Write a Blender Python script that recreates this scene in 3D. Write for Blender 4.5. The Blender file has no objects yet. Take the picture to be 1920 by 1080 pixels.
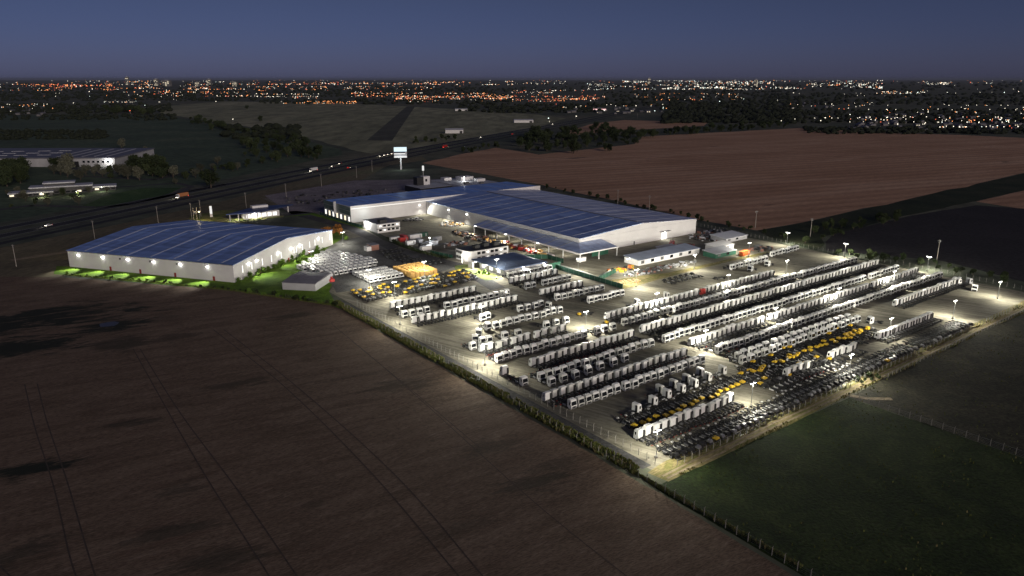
import bpy, math, random
from math import radians, sin, cos, pi
from mathutils import Vector, noise as mnoise
random.seed(11)
SC = bpy.context.scene
COL = SC.collection

# ------------------------------------------------------------------ survey frame
F = 1385.0; PITCH = math.atan(392/F); CAMH = 100.0
CP, SP = cos(PITCH), sin(PITCH)
E1 = Vector((.7955, .606)).normalized(); E2 = Vector((-E1.y, E1.x))
YAW = math.atan2(E1.y, E1.x)
def G(x, y, z=0.0):
    "ground position of a point surveyed in the aerial photograph"
    u = (x-960)/F; v = (y-540)/F
    t = (CAMH-z)/(v*CP+SP)
    return Vector((u*t, t*(CP-v*SP)))
def W(a, b):
    "yard frame (along the truck rows, across them) to world"
    return E1*a + E2*b
def ABp(p):
    return p.dot(E1), p.dot(E2)

# ------------------------------------------------------------------ mesh builder
class MB:
    def __init__(s): s.v = []; s.f = []; s.m = []
    def face(s, pts, m=0):
        n = len(s.v); s.v += [tuple(p) for p in pts]; s.f.append(tuple(range(n, n+len(pts)))); s.m.append(m)
    def add(s, vs, fs, m=0):
        n = len(s.v); s.v += [tuple(p) for p in vs]
        for f in fs: s.f.append(tuple(i+n for i in f)); s.m.append(m)
    def box(s, c, d, m=0, rz=0.0):
        x, y, z = d[0]/2, d[1]/2, d[2]/2; ca, sa = cos(rz), sin(rz)
        vs = []
        for dz in (-z, z):
            for dx, dy in ((-x, -y), (x, -y), (x, y), (-x, y)):
                vs.append((c[0]+dx*ca-dy*sa, c[1]+dx*sa+dy*ca, c[2]+dz))
        s.add(vs, [(3,2,1,0),(4,5,6,7),(0,1,5,4),(1,2,6,5),(2,3,7,6),(3,0,4,7)], m)
    def b2(s, x0, x1, y0, y1, z0, z1, m=0):
        s.box(((x0+x1)/2, (y0+y1)/2, (z0+z1)/2), (x1-x0, y1-y0, z1-z0), m)
    def prism(s, poly, z0, z1, m=0, mtop=None, bottom=True):
        n = len(poly)
        vs = [(p[0], p[1], z0) for p in poly] + [(p[0], p[1], z1) for p in poly]
        s.add(vs, [(i, (i+1) % n, n+(i+1) % n, n+i) for i in range(n)], m)
        s.add(vs[n:], [tuple(range(n))], m if mtop is None else mtop)
        if bottom: s.add(vs[:n], [tuple(range(n-1, -1, -1))], m)
    def profile(s, prof, x0, x1, m=0):
        "polygon in (y,z) pushed from x0 to x1"
        n = len(prof)
        vs = [(x0, y, z) for y, z in prof] + [(x1, y, z) for y, z in prof]
        s.add(vs, [((i+1) % n, i, n+i, n+(i+1) % n) for i in range(n)] + [tuple(range(n)), tuple(range(2*n-1, n-1, -1))], m)
    def tube(s, p0, p1, r0, r1=None, n=8, m=0, caps=True):
        r1 = r0 if r1 is None else r1
        p0, p1 = Vector(p0), Vector(p1); d = (p1-p0).normalized()
        a = d.orthogonal().normalized(); b = d.cross(a)
        vs = []
        for p, r in ((p0, r0), (p1, r1)):
            for i in range(n):
                t = 2*pi*i/n; vs.append(p+a*(r*cos(t))+b*(r*sin(t)))
        fs = [(i, (i+1) % n, n+(i+1) % n, n+i) for i in range(n)]
        if caps: fs += [tuple(range(n-1, -1, -1)), tuple(range(n, 2*n))]
        s.add(vs, fs, m)
    def octa(s, c, r, m=0, rz=None):
        rz = r if rz is None else rz
        x, y, z = c
        s.add([(x+r,y,z),(x,y+r,z),(x-r,y,z),(x,y-r,z),(x,y,z+rz),(x,y,z-rz)],
              [(0,1,4),(1,2,4),(2,3,4),(3,0,4),(1,0,5),(2,1,5),(3,2,5),(0,3,5)], m)
    def data(s, name, mats):
        me = bpy.data.meshes.new(name); me.from_pydata(s.v, [], s.f)
        for x in (mats if isinstance(mats, (list, tuple)) else [mats]): me.materials.append(x)
        if any(s.m): me.polygons.foreach_set('material_index', s.m)
        me.update(); return me
    def obj(s, name, mats, parent=None, loc=None, rz=0.0):
        return link(name, s.data(name, mats), parent, loc, rz)

def link(name, data, parent=None, loc=None, rz=0.0):
    o = bpy.data.objects.new(name, data); COL.objects.link(o)
    if parent is not None: o.parent = parent
    if loc is not None: o.location = loc
    if rz: o.rotation_euler = (0, 0, rz)
    return o
def tag(o, label=None, cat=None, group=None, kind=None):
    if label: o['label'] = label
    if cat: o['category'] = cat
    if group: o['group'] = group
    if kind: o['kind'] = kind
    return o
def thing(name, label, cat, loc=(0, 0, 0), rz=0.0, group=None):
    return tag(link(name, None, None, loc, rz), label, cat, group)
KIDS = {}
def kids(o):
    return [c for c in o.children]
def dup(root, loc, rz, label, group=None, scale=None):
    r = root.copy(); COL.objects.link(r); r.location = loc; r.rotation_euler = (0, 0, rz)
    if scale: r.scale = (scale,)*3 if not isinstance(scale, tuple) else scale
    r['label'] = label
    if group: r['group'] = group
    for ch in KIDS.setdefault(root.name, [(c, list(c.children)) for c in root.children]):
        c = ch[0].copy(); COL.objects.link(c); c.parent = r
        for g in ch[1]:
            d = g.copy(); COL.objects.link(d); d.parent = c
    return r
ONES = ['', 'first','second','third','fourth','fifth','sixth','seventh','eighth','ninth','tenth','eleventh','twelfth','thirteenth','fourteenth','fifteenth','sixteenth','seventeenth','eighteenth','nineteenth']
TENS = {2:'twent',3:'thirt',4:'fort',5:'fift',6:'sixt',7:'sevent',8:'eight',9:'ninet'}
def ordn(n):
    if n < 20: return ONES[n]
    if n >= 100: return 'hundred and ' + ordn(n-100) if n > 100 else 'hundredth'
    return TENS[n//10] + ('ieth' if n % 10 == 0 else 'y-' + ONES[n % 10])

# ------------------------------------------------------------------ materials
class NT:
    def __init__(s, mat):
        s.t = mat.node_tree; s.n = s.t.nodes; s.l = s.t.links
        s.bsdf = s.n.get('Principled BSDF')
    def node(s, typ, **kw):
        nd = s.n.new(typ)
        for k, v in kw.items(): setattr(nd, k, v)
        return nd
    def link(s, a, b): s.l.new(a, b)
    def pos(s, stretch=(1, 1, 1), rz=0.0, obj=False):
        src = s.node('ShaderNodeTexCoord').outputs['Object'] if obj else s.node('ShaderNodeNewGeometry').outputs['Position']
        mp = s.node('ShaderNodeMapping'); mp.inputs['Scale'].default_value = stretch
        mp.vector_type = 'POINT'
        if rz:
            rot = s.node('ShaderNodeVectorRotate', rotation_type='Z_AXIS'); rot.inputs['Angle'].default_value = rz
            s.link(src, rot.inputs['Vector']); src = rot.outputs['Vector']
        s.link(src, mp.inputs['Vector']); return mp.outputs['Vector']
    def noise(s, vec, scale, detail=4, rough=.6, dist=0.0):
        nz = s.node('ShaderNodeTexNoise'); nz.inputs['Scale'].default_value = scale
        nz.inputs['Detail'].default_value = detail; nz.inputs['Roughness'].default_value = rough
        nz.inputs['Distortion'].default_value = dist
        s.link(vec, nz.inputs['Vector']); return nz.outputs['Fac']
    def ramp(s, fac, stops):
        r = s.node('ShaderNodeValToRGB'); e = r.color_ramp.elements
        while len(e) < len(stops): e.new(.5)
        for el, (p, c) in zip(e, stops):
            el.position = p; el.color = (c if hasattr(c, '__len__') else (c, c, c))[:3] + (1,) if hasattr(c, '__len__') else (c, c, c, 1)
        s.link(fac, r.inputs['Fac']); return r.outputs['Color']
    def mix(s, fac, a, b, mode='MIX'):
        m = s.node('ShaderNodeMix', data_type='RGBA', blend_type=mode)
        for sock, v in ((m.inputs[0], fac), (m.inputs[6], a), (m.inputs[7], b)):
            if hasattr(v, 'links') or hasattr(v, 'is_linked'): s.link(v, sock)
            elif hasattr(v, '__len__'): sock.default_value = tuple(v)[:3] + (1,)
            else: sock.default_value = v
        return m.outputs[2]
    def math(s, op, a, b=None, c=None):
        m = s.node('ShaderNodeMath', operation=op)
        for i, v in enumerate((a, b, c)):
            if v is None: continue
            if hasattr(v, 'is_linked'): s.link(v, m.inputs[i])
            else: m.inputs[i].default_value = v
        return m.outputs[0]
    def bump(s, h, strength=.3, dist=.1):
        b = s.node('ShaderNodeBump'); b.inputs['Strength'].default_value = strength; b.inputs['Distance'].default_value = dist
        s.link(h, b.inputs['Height']); s.link(b.outputs['Normal'], s.bsdf.inputs['Normal'])
def newmat(name, col=(.5, .5, .5), rough=.7, metal=0.0, spec=.5):
    m = bpy.data.materials.new(name); m.use_nodes = True; t = NT(m)
    t.bsdf.inputs['Base Color'].default_value = tuple(col)[:3] + (1,)
    t.bsdf.inputs['Roughness'].default_value = rough; t.bsdf.inputs['Metallic'].default_value = metal
    t.bsdf.inputs['Specular IOR Level'].default_value = spec
    m.diffuse_color = tuple(col)[:3] + (1,)
    return m, t
def plain(name, col, rough=.6, metal=0.0, spec=.5, var=.25, scale=1.5):
    "painted or metal surface with grime"
    m, t = newmat(name, col, rough, metal, spec)
    v = t.pos(obj=True)
    n1 = t.noise(v, scale, 5, .65)
    c = t.ramp(n1, [(.3, tuple(x*(1-var) for x in col)), (.7, tuple(min(1, x*(1+var*.35)) for x in col))])
    t.link(c, t.bsdf.inputs['Base Color']); return m
def emis(name, col, strength, light=False):
    m, t = newmat(name, (.05, .05, .05), .5)
    t.bsdf.inputs['Emission Color'].default_value = tuple(col) + (1,)
    t.bsdf.inputs['Emission Strength'].default_value = strength
    if not light:
        try: m.cycles.emission_sampling = 'NONE'
        except Exception: pass
    return m
def ground_mat(name, stops, scale=.05, stretch=(1, 1, 1), rz=0.0, fine=2.0, rough=.95, bump=.25, fine_amt=.35, detail=6, spec=.2):
    m, t = newmat(name, stops[0][1], rough, 0, spec)
    v = t.pos(stretch, rz)
    n1 = t.noise(v, scale, detail, .62, .6)
    c = t.ramp(n1, [(.5+(p-.5)*.62, q) for p, q in stops])
    n2 = t.noise(t.pos(stretch, rz), fine, 3, .7)
    k = t.ramp(n2, [(.36, 1-fine_amt), (.64, 1+fine_amt*.6)])
    c = t.mix(1.0, c, k, 'MULTIPLY'); t.link(c, t.bsdf.inputs['Base Color'])
    if bump: t.bump(n2, bump, .3)
    return m, t, c

MAT = {}
MAT['white'] = plain('white_truck_paint', (.78, .78, .77), .35, var=.10)
MAT['glass'] = newmat('dark_glass', (.012, .014, .018), .08, 0, .6)[0]
MAT['black'] = plain('black_frame_paint', (.022, .022, .023), .6, var=.3)
MAT['tyre'] = plain('tyre_rubber', (.018, .018, .018), .85, var=.2)
MAT['rim'] = plain('wheel_rim_steel', (.30, .30, .31), .45, .6)
MAT['grey'] = plain('grey_plastic', (.11, .11, .115), .6)
MAT['steel'] = plain('galvanised_steel', (.34, .35, .36), .5, .5)
MAT['alu'] = plain('tank_aluminium', (.30, .30, .31), .4, .5)
MAT['yellow'] = plain('yellow_cover', (.66, .43, .03), .5, scale=.6, var=.5)
MAT['orange'] = plain('orange_paint', (.62, .13, .03), .55)
MAT['red'] = plain('red_paint', (.42, .03, .025), .45)
MAT['redlens'] = plain('red_lens', (.35, .02, .015), .3)
MAT['concrete'] = plain('concrete_post', (.30, .285, .26), .9, scale=4)
MAT['wallwhite'] = plain('white_wall_cladding', (.72, .71, .71), .6, var=.10, scale=.12)
MAT['wallgrey'] = plain('grey_wall_cladding', (.42, .42, .44), .6, var=.15, scale=.2)
MAT['wallgreen'] = plain('green_mesh_screen', (.016, .085, .052), .8, var=.35, scale=.3)
MAT['blackwall'] = plain('black_cladding', (.02, .02, .022), .5)
MAT['brickred'] = plain('red_brick_wall', (.25, .12, .09), .85)
MAT['paleroof'] = plain('pale_membrane_roof', (.45, .46, .5), .6, var=.2, scale=.15)
MAT['greyroof'] = plain('grey_sheet_roof', (.16, .16, .19), .55, var=.25, scale=.2)
MAT['skylight'] = plain('skylight_sheet', (.72, .74, .78), .35, var=.08)
MAT['wood'] = plain('crate_wood', (.62, .38, .12), .8, var=.3, scale=.6)
MAT['pole'] = plain('utility_pole', (.34, .31, .28), .9)
MAT['bark'] = plain('bark', (.08, .06, .045), .95)
MAT['door'] = plain('red_door', (.30, .02, .025), .5)
MAT['lens'] = emis('lamp_lens', (1, .97, .88), 14)
MAT['warmlens'] = emis('warm_lamp_lens', (1, .8, .45), 9)
MAT['litwin'] = emis('lit_window', (1, .97, .9), 1.5)
MAT['litwarm'] = emis('lit_interior', (1, .86, .6), 1.6)
MAT['signlit'] = emis('lit_sign_panel', (.72, .92, 1), 1.15)
MAT['signwhite'] = emis('lit_sign_white', (1, 1, .98), .85)
MAT['headlamp'] = emis('headlight_lens', (1, .9, .72), 9)
MAT['taillamp'] = emis('taillight_lens', (1, .06, .04), 4)
MAT['cw'] = emis('town_light_white', (1, .90, .72), 3.0)
MAT['co'] = emis('town_light_orange', (1, .36, .12), 3.4)
MAT['cr'] = emis('town_light_red', (1, .17, .08), 2.6)
MAT['cc'] = emis('town_light_cool', (.85, 1, .92), 3.4)

def roof_blue(name, col, rough, u_rz):
    m, t = newmat(name, col, rough, .5, .5)
    v = t.pos((1, 1, 1), u_rz, False)
    n1 = t.noise(t.pos((.02, .3, 1), u_rz), 1.0, 5, .6)
    c = t.ramp(n1, [(.36, tuple(x*.74 for x in col)), (.64, tuple(min(1, x*1.15) for x in col))])
    sn = t.node('ShaderNodeVectorMath', operation='SNAP'); sn.inputs[1].default_value = (3.1, 23.0, 1000); t.link(v, sn.inputs[0])
    wn = t.node('ShaderNodeTexWhiteNoise', noise_dimensions='3D'); t.link(sn.outputs[0], wn.inputs['Vector'])
    c = t.mix(1.0, c, t.ramp(wn.outputs['Value'], [(0, .84), (.85, 1.04), (.93, 1.3)]), 'MULTIPLY')
    rust = t.noise(v, .11, 5, .7); c = t.mix(t.ramp(rust, [(.60, 0.0), (.74, .4)]), c, (.30, .30, .32))
    t.link(c, t.bsdf.inputs['Base Color'])
    w = t.node('ShaderNodeTexWave', wave_type='BANDS', bands_direction='X', wave_profile='SIN'); w.inputs['Scale'].default_value = 1.0
    t.link(v, w.inputs['Vector']); t.bump(w.outputs['Fac'], .12, .03)
    return m
# ------------------------------------------------------------------ camera
cam = bpy.data.cameras.new('camera'); cam.lens = F/1920*36; cam.sensor_width = 36; cam.sensor_fit = 'HORIZONTAL'
cam.clip_start = 1; cam.clip_end = 200000
co = link('camera', cam, None, (0, 0, CAMH)); co.rotation_euler = (pi/2-PITCH, 0, 0); SC.camera = co

# ------------------------------------------------------------------ sky and dusk light
SUN_AZ = Vector((.55, -.835)).normalized(); SUN_EL = radians(12.0)
wd = bpy.data.worlds.new('World'); SC.world = wd; wd.use_nodes = True
nt = wd.node_tree; bg = nt.nodes['Background']
sky = nt.nodes.new('ShaderNodeTexSky'); sky.sky_type = 'NISHITA'; sky.sun_disc = False
sky.sun_elevation = SUN_EL; sky.sun_rotation = math.atan2(SUN_AZ.x, SUN_AZ.y)
sky.altitude = 100; sky.air_density = 1.0; sky.dust_density = .3; sky.ozone_density = 8.0
SKY_TINT = (.70, .52, .84); SKY_STRENGTH = .05
mx = nt.nodes.new('ShaderNodeMix'); mx.data_type = 'RGBA'; mx.blend_type = 'MULTIPLY'; mx.inputs[0].default_value = 1
mx.inputs[7].default_value = SKY_TINT + (1,)
nt.links.new(sky.outputs[0], mx.inputs[6])
# the night side of the sky darkens quickly above the horizon
tc = nt.nodes.new('ShaderNodeTexCoord'); sx_ = nt.nodes.new('ShaderNodeSeparateXYZ'); nt.links.new(tc.outputs['Generated'], sx_.inputs[0])
mr_ = nt.nodes.new('ShaderNodeMapRange'); mr_.inputs['From Min'].default_value = 0; mr_.inputs['From Max'].default_value = .20; nt.links.new(sx_.outputs['Z'], mr_.inputs['Value'])
rp_ = nt.nodes.new('ShaderNodeValToRGB'); rp_.color_ramp.elements[0].color = (.95, .93, .93, 1); rp_.color_ramp.elements[1].color = (1.55, .82, .49, 1); rp_.color_ramp.elements[1].position = .6
nt.links.new(mr_.outputs[0], rp_.inputs[0])
mx2 = nt.nodes.new('ShaderNodeMix'); mx2.data_type = 'RGBA'; mx2.blend_type = 'MULTIPLY'; mx2.inputs[0].default_value = 1
nt.links.new(mx.outputs[2], mx2.inputs[6]); nt.links.new(rp_.outputs[0], mx2.inputs[7]); nt.links.new(mx2.outputs[2], bg.inputs['Color'])
bg.inputs['Strength'].default_value = SKY_STRENGTH
sl = bpy.data.lights.new('dusk_glow', 'SUN'); sl.energy = 1.5; sl.angle = radians(25); sl.color = (1, .87, .76)
so = link('dusk_glow', sl, None, (0, -50, 300))
so.rotation_euler = Vector((SUN_AZ.x*cos(SUN_EL), SUN_AZ.y*cos(SUN_EL), sin(SUN_EL))).to_track_quat('Z', 'Y').to_euler()

def lamp(name, loc, power, col=(1, .97, .86), r=.35, spot=None, aim=None, parent=None):
    ld = bpy.data.lights.new(name, 'SPOT' if spot else 'POINT'); ld.energy = power; ld.color = col; ld.shadow_soft_size = r
    if spot: ld.spot_size = radians(spot); ld.spot_blend = .6
    o = link(name, ld, parent, loc)
    if aim is not None: o.rotation_euler = (-Vector(aim)).to_track_quat('Z', 'Y').to_euler()
    return o

# ------------------------------------------------------------------ terrain
def sheet(name, poly, z, mat, kind='structure'):
    m = MB(); m.face([(p[0], p[1], z) for p in poly])
    me = m.data(name, mat)
    if me.polygons[0].normal.z < 0: me.flip_normals()
    return tag(link(name, me), kind=kind)
def wob(poly, step, amp, seed=0):
    "break a ragged edge into short wobbling steps"
    out = []
    for i, p in enumerate(poly):
        q = poly[(i+1) % len(poly)]; p, q = Vector(p), Vector(q); L = (q-p).length; n = max(1, int(L/step))
        d = (q-p)/max(L, 1e-6); nn = Vector((-d.y, d.x))
        for k in range(n):
            s = p+(q-p)*(k/n); out.append(s + nn*amp*mnoise.noise((s.x*.9/step, s.y*.9/step, seed)))
    return out

gm, t, c = ground_mat('open_country_soil', [(.3, (.075, .088, .065)), (.5, (.105, .115, .08)), (.72, (.15, .145, .10))], .004, fine=.05, bump=0)
m = MB(); R = 90000
ring = [(R*cos(2*pi*i/64), R*sin(2*pi*i/64)+2000, 0) for i in range(64)]
m.face(ring); tag(m.obj('ground', gm), kind='structure')

# big ploughed stubble field in front, with wet dark patches where the crop lay down
LF = (1-0)  # marker
fm, t, c = ground_mat('stubble_field_soil', [(.25, (.130, .091, .062)), (.5, (.170, .120, .084)), (.75, (.21, .152, .108))], .13, (.35, 1.6, 1), radians(-28), fine=1.9, bump=.6, fine_amt=.45)
pn = t.math('ADD', t.math('MULTIPLY', t.noise(t.pos((.35, 1.3, 1), radians(-25)), .11, 4, .7, .8), .62), t.math('MULTIPLY', t.noise(t.pos((.22, 1.6, 1), radians(-25)), .7, 5, .75, .6), .38))
tot = None
PATCH = [(60, 600, 34, 15, 1.2), (165, 585, 13, 9, 1), (205, 612, 12, 9, 1.1), (225, 645, 8, 9, .8), (20, 650, 24, 12, 1.2), (40, 885, 11, 3.2, 1.1), (265, 790, 7, 2.2, .75),
         (430, 722, 10, 3, .7), (330, 632, 8, 4, .6), (290, 600, 12, 4, .45), (345, 990, 9, 2.5, .7), (755, 725, 10, 5, .6), (935, 835, 11, 4, .55), (1010, 905, 9, 6, .75), (560, 592, 9, 3, .6),
         (330, 920, 6, 3, .6), (590, 945, 3, 2, .5), (410, 1050, 9, 5, .7), (30, 1040, 12, 4, .7), (700, 700, 14, 2, .35), (860, 990, 8, 3, .4), (1060, 870, 9, 3, .5)]
src = t.node('ShaderNodeNewGeometry').outputs['Position']
for (px, py, rx, ry, amt) in PATCH:
    q = G(px, py)
    sub = t.node('ShaderNodeVectorMath', operation='SUBTRACT'); t.link(src, sub.inputs[0]); sub.inputs[1].default_value = (q.x, q.y, 0)
    rot = t.node('ShaderNodeVectorRotate', rotation_type='Z_AXIS'); rot.inputs['Angle'].default_value = radians(-24); t.link(sub.outputs[0], rot.inputs['Vector'])
    sc = t.node('ShaderNodeVectorMath', operation='MULTIPLY'); sc.inputs[1].default_value = (1/rx, 1/ry, 0); t.link(rot.outputs[0], sc.inputs[0])
    ln = t.node('ShaderNodeVectorMath', operation='LENGTH'); t.link(sc.outputs[0], ln.inputs[0])
    d = t.math('MULTIPLY_ADD', pn, 7.5, -3.75)
    d = t.math('ADD', ln.outputs['Value'], d)
    mr = t.node('ShaderNodeMapRange', interpolation_type='SMOOTHSTEP'); mr.inputs['From Min'].default_value = 1.35; mr.inputs['From Max'].default_value = .45
    t.link(d, mr.inputs['Value'])
    k = t.math('MULTIPLY', mr.outputs['Result'], amt*(.75 if amt < 1 else 1)); k = t.math('MINIMUM', k, 1.0)
    tot = k if tot is None else t.math('MAXIMUM', tot, k)
st = t.noise(t.pos((.10, 1.1, 1), radians(-26)), .42, 6, .72, .5)
lo = t.noise(t.pos(), .018, 3, .6)
c = t.mix(t.math('MULTIPLY', t.ramp(st, [(.54, 0.0), (.68, .42)]), t.ramp(lo, [(.42, .25), (.58, 1.0)])), c, (.115, .062, .045))
spk = t.noise(t.pos((.5, 1.2, 1), radians(-26)), 1.1, 4, .8)
c = t.mix(t.ramp(spk, [(.56, 0.0), (.66, .5)]), c, (.08, .055, .045))
lgt = t.noise(t.pos((.2, 1.3, 1), radians(-40)), .8, 4, .7, .4)
c = t.mix(t.ramp(lgt, [(.56, 0.0), (.70, .35)]), c, (.42, .32, .25))
c2 = t.mix(tot, c, (.024, .028, .020)); t.link(c2, t.bsdf.inputs['Base Color'])
def edgeAB(l): return [W(a, b) for a, b in l]
left_field = edgeAB([(131.5, 300), (130, 205), (129, 114), (127, 70), (126, -60)]) + [Vector((-200, -60)), Vector((-700, 60)), G(-60, 508)] + [G(0, 515), G(130, 521), G(300, 534), G(430, 545), G(540, 556), G(600, 566)]
sheet('stubble_field', wob(left_field, 6, .7), .02, fm)

# wheel tracks of the sprayer across the field
tm = plain('wheel_track_soil', (.075, .055, .044), .95, scale=.5, var=.5)
def smooth(pts, n=14):
    P = [Vector(p) for p in pts]; P = [P[0]*2-P[1]]+P+[P[-1]*2-P[-2]]; out = []
    for i in range(1, len(P)-2):
        a, b, c, d = P[i-1:i+3]
        for k in range(n):
            u = k/n; out.append(.5*((2*b)+(c-a)*u+(2*a-5*b+4*c-d)*u*u+(3*b-a-3*c+d)*u**3))
    return out+[P[-2]]
m = MB()
def strip(m, pts, w, z, mi=0):
    pts = [Vector(p) for p in pts]
    for i in range(len(pts)-1):
        d = (pts[i+1]-pts[i]).normalized(); n = Vector((-d.y, d.x))*w/2
        a, b = pts[i], pts[i+1]
        m.face([(a.x-n.x, a.y-n.y, z), (a.x+n.x, a.y+n.y, z), (b.x+n.x, b.y+n.y, z), (b.x-n.x, b.y-n.y, z)][::-1], mi)
def wig(pts, step=3, amp=.15, seed=0):
    out = []
    for i in range(len(pts)-1):
        p, q = Vector(pts[i]), Vector(pts[i+1]); n = max(1, int((q-p).length/step))
        for k in range(n):
            s = p+(q-p)*k/n; out.append(s+Vector((mnoise.noise((s.x*.1, s.y*.1, seed)), mnoise.noise((s.x*.1, s.y*.1, seed+7))))*amp)
    out.append(Vector(pts[-1])); return out
for k, line in enumerate([[(250, 655), (320, 780), (390, 900), (495, 1065), (520, 1110)], [(263, 655), (335, 770), (450, 925), (560, 1085), (585, 1120)],
             [(400, 618), (530, 722), (690, 880), (860, 1080), (880, 1100)], [(420, 618), (560, 728), (740, 890), (905, 1080), (925, 1100)],
             [(46, 720), (65, 800), (100, 910), (130, 1040), (150, 1100)], [(70, 720), (88, 790), (125, 900), (160, 1020), (185, 1100)],
             [(0, 1062), (60, 1120)], [(620, 606), (700, 672), (800, 760), (960, 905), (1060, 990), (1200, 1100)], [(660, 640), (770, 730), (900, 840)]]):
    strip(m, smooth([G(*p) for p in line]), .34 if k < 7 else .24, .04)
tag(m.obj('wheel_tracks', tm), kind='structure')
wm = newmat('standing_water', (.035, .034, .045), .35, 0, .4)[0]
def blob(px, py, rx, ry, seed, n=28):
    q = G(px, py); return [(q.x+rx*cos(2*pi*i/n)*(1+.35*mnoise.noise((cos(2*pi*i/n)*1.5, sin(2*pi*i/n)*1.5, seed))), q.y+ry*sin(2*pi*i/n)*(1+.35*mnoise.noise((cos(2*pi*i/n)*1.5+9, sin(2*pi*i/n)*1.5, seed)))) for i in range(n)]
for k, (px, py, rx, ry) in enumerate([(206, 608, 4.0, 3.4)]):
    sheet('puddle_water', blob(px, py, rx, ry, k*5), .035, wm)

# far brown fields
bm_, t, c = ground_mat('ploughed_field_soil', [(.3, (.46, .27, .165)), (.55, (.56, .34, .215)), (.8, (.64, .42, .28))], .02, (.25, 1.2, 1), -math.atan2(.387, .922), fine=.5, bump=.3, fine_amt=.25)
w = t.node('ShaderNodeTexWave', wave_type='BANDS', bands_direction='Y'); w.inputs['Scale'].default_value = .017; w.inputs['Distortion'].default_value = 1.5; w.inputs['Detail'].default_value = 2; w.inputs['Detail Scale'].default_value = .4
t.link(t.pos((1, 1, 1), -math.atan2(.387, .922)), w.inputs['Vector'])
c2 = t.mix(1.0, c, t.ramp(w.outputs['Fac'], [(.0, (.84, .82, .82)), (.8, (1.03, 1.03, 1.03))]), 'MULTIPLY')
big = t.noise(t.pos((.2, 1, 1), -math.atan2(.387, .922)), .03, 4, .6, 1.0)
c2 = t.mix(t.ramp(big, [(.66, 0.0), (.72, .75)]), c2, (.05, .045, .035)); t.link(c2, t.bsdf.inputs['Base Color'])
sheet('ploughed_field', wob([G(*p) for p in [(792, 306), (850, 292), (930, 277), (1010, 290), (1100, 280), (1190, 270), (1205, 256), (1500, 240), (1660, 249), (1800, 253), (1990, 262), (2100, 300), (1920, 325), (1690, 376), (1500, 418), (1420, 432), (1312, 412), (1150, 376), (1010, 346), (880, 322)]], 30, 6), .03, bm_)
sheet('small_field', wob([G(*p) for p in [(1055, 250), (1110, 232), (1170, 225), (1330, 230), (1320, 236), (1180, 244), (1040, 256)]], 40, 8), .03, bm_)
sheet('side_field', wob([G(*p) for p in [(1830, 378), (1930, 355), (2100, 350), (2100, 410), (1930, 394)]], 20, 3), .03, bm_)
dm = ground_mat('dark_tilled_soil', [(.3, (.03, .028, .03)), (.7, (.042, .038, .04))], .02, fine=.4, bump=.2)[0]
sheet('tilled_field', wob([G(*p) for p in [(1545, 470), (1560, 440), (1700, 405), (1830, 385), (2050, 400), (2200, 560), (1990, 545), (1760, 488)]], 20, 3), .03, dm)
hm = ground_mat('scrub_grass', [(.3, (.016, .026, .012)), (.55, (.03, .04, .018)), (.8, (.05, .052, .028))], .03, fine=.5, bump=.2)[0]
sheet('scrub_strip', wob([G(*p) for p in [(1420, 432), (1500, 418), (1690, 376), (1920, 325), (2100, 300), (2100, 360), (1920, 357), (1700, 405), (1545, 445), (1530, 470), (1450, 450)]], 20, 4), .025, hm)
am = ground_mat('airfield_grass', [(.3, (.22, .225, .14)), (.6, (.30, .30, .19)), (.85, (.38, .36, .24))], .004, (1, .25, 1), 0, fine=.03, bump=0)[0]
sheet('airfield_grass_field', wob([G(*p) for p in [(290, 200), (420, 190), (640, 193), (860, 205), (1010, 215), (1060, 222), (1010, 238), (900, 257), (790, 276), (690, 288), (640, 275), (520, 245), (400, 228), (300, 212)]], 60, 10), .03, am)
rm = ground_mat('worn_runway', [(.3, (.075, .078, .06)), (.7, (.11, .11, .085))], .01, fine=.05, bump=0)[0]
sheet('runway_strip', [G(*p) for p in [(688, 263), (735, 264), (778, 200), (762, 200)]], .05, rm)
pm = ground_mat('pasture_grass', [(.3, (.065, .095, .06)), (.6, (.09, .125, .075)), (.85, (.13, .15, .095))], .01, fine=.1, bump=0)[0]
sheet('pasture', wob([G(*p) for p in [(-80, 330), (-80, 218), (150, 214), (300, 216), (400, 232), (520, 250), (640, 280), (640, 290), (400, 340), (0, 418), (-80, 430)]], 60, 6), .02, pm)

# meadow corner, verges, yard
mm, t, c = ground_mat('meadow_grass', [(.3, (.012, .025, .005)), (.5, (.019, .036, .007)), (.75, (.036, .055, .014))], .09, fine=1.1, bump=.9, fine_amt=.6)
sheet('meadow', wob(edgeAB([(130, 111), (150, 111.5), (185, 111), (222, 110), (222, -80), (127, -80), (128, 60)]), 5, .6), .02, mm)
rg = ground_mat('rough_dark_grass', [(.3, (.020, .021, .014)), (.55, (.036, .034, .022)), (.8, (.06, .054, .036))], .12, fine=.9, bump=.9, fine_amt=.6)[0]
sheet('rough_pasture', wob(edgeAB([(222.1, 110), (260, 112), (330, 113), (420, 113), (520, 100), (520, -80), (222.1, -80)]), 5, .6), .02, rg)
ym, t, c = ground_mat('yard_gravel', [(.25, (.115, .109, .088)), (.5, (.17, .16, .125)), (.75, (.24, .225, .17))], .045, (.5, 1.2, 1), -YAW+radians(60), fine=.9, bump=.2, fine_amt=.22)
tr = t.noise(t.pos((.06, 1.4, 1), -YAW+radians(72)), .5, 4, .6, .3)
c2 = t.mix(t.ramp(tr, [(.47, 0.0), (.62, .5)]), c, (.34, .31, .25))
oil = t.noise(t.pos(), .25, 5, .7); c2 = t.mix(t.ramp(oil, [(.57, 0.0), (.68, .5)]), c2, (.06, .055, .05)); t.link(c2, t.bsdf.inputs['Base Color'])
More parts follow.
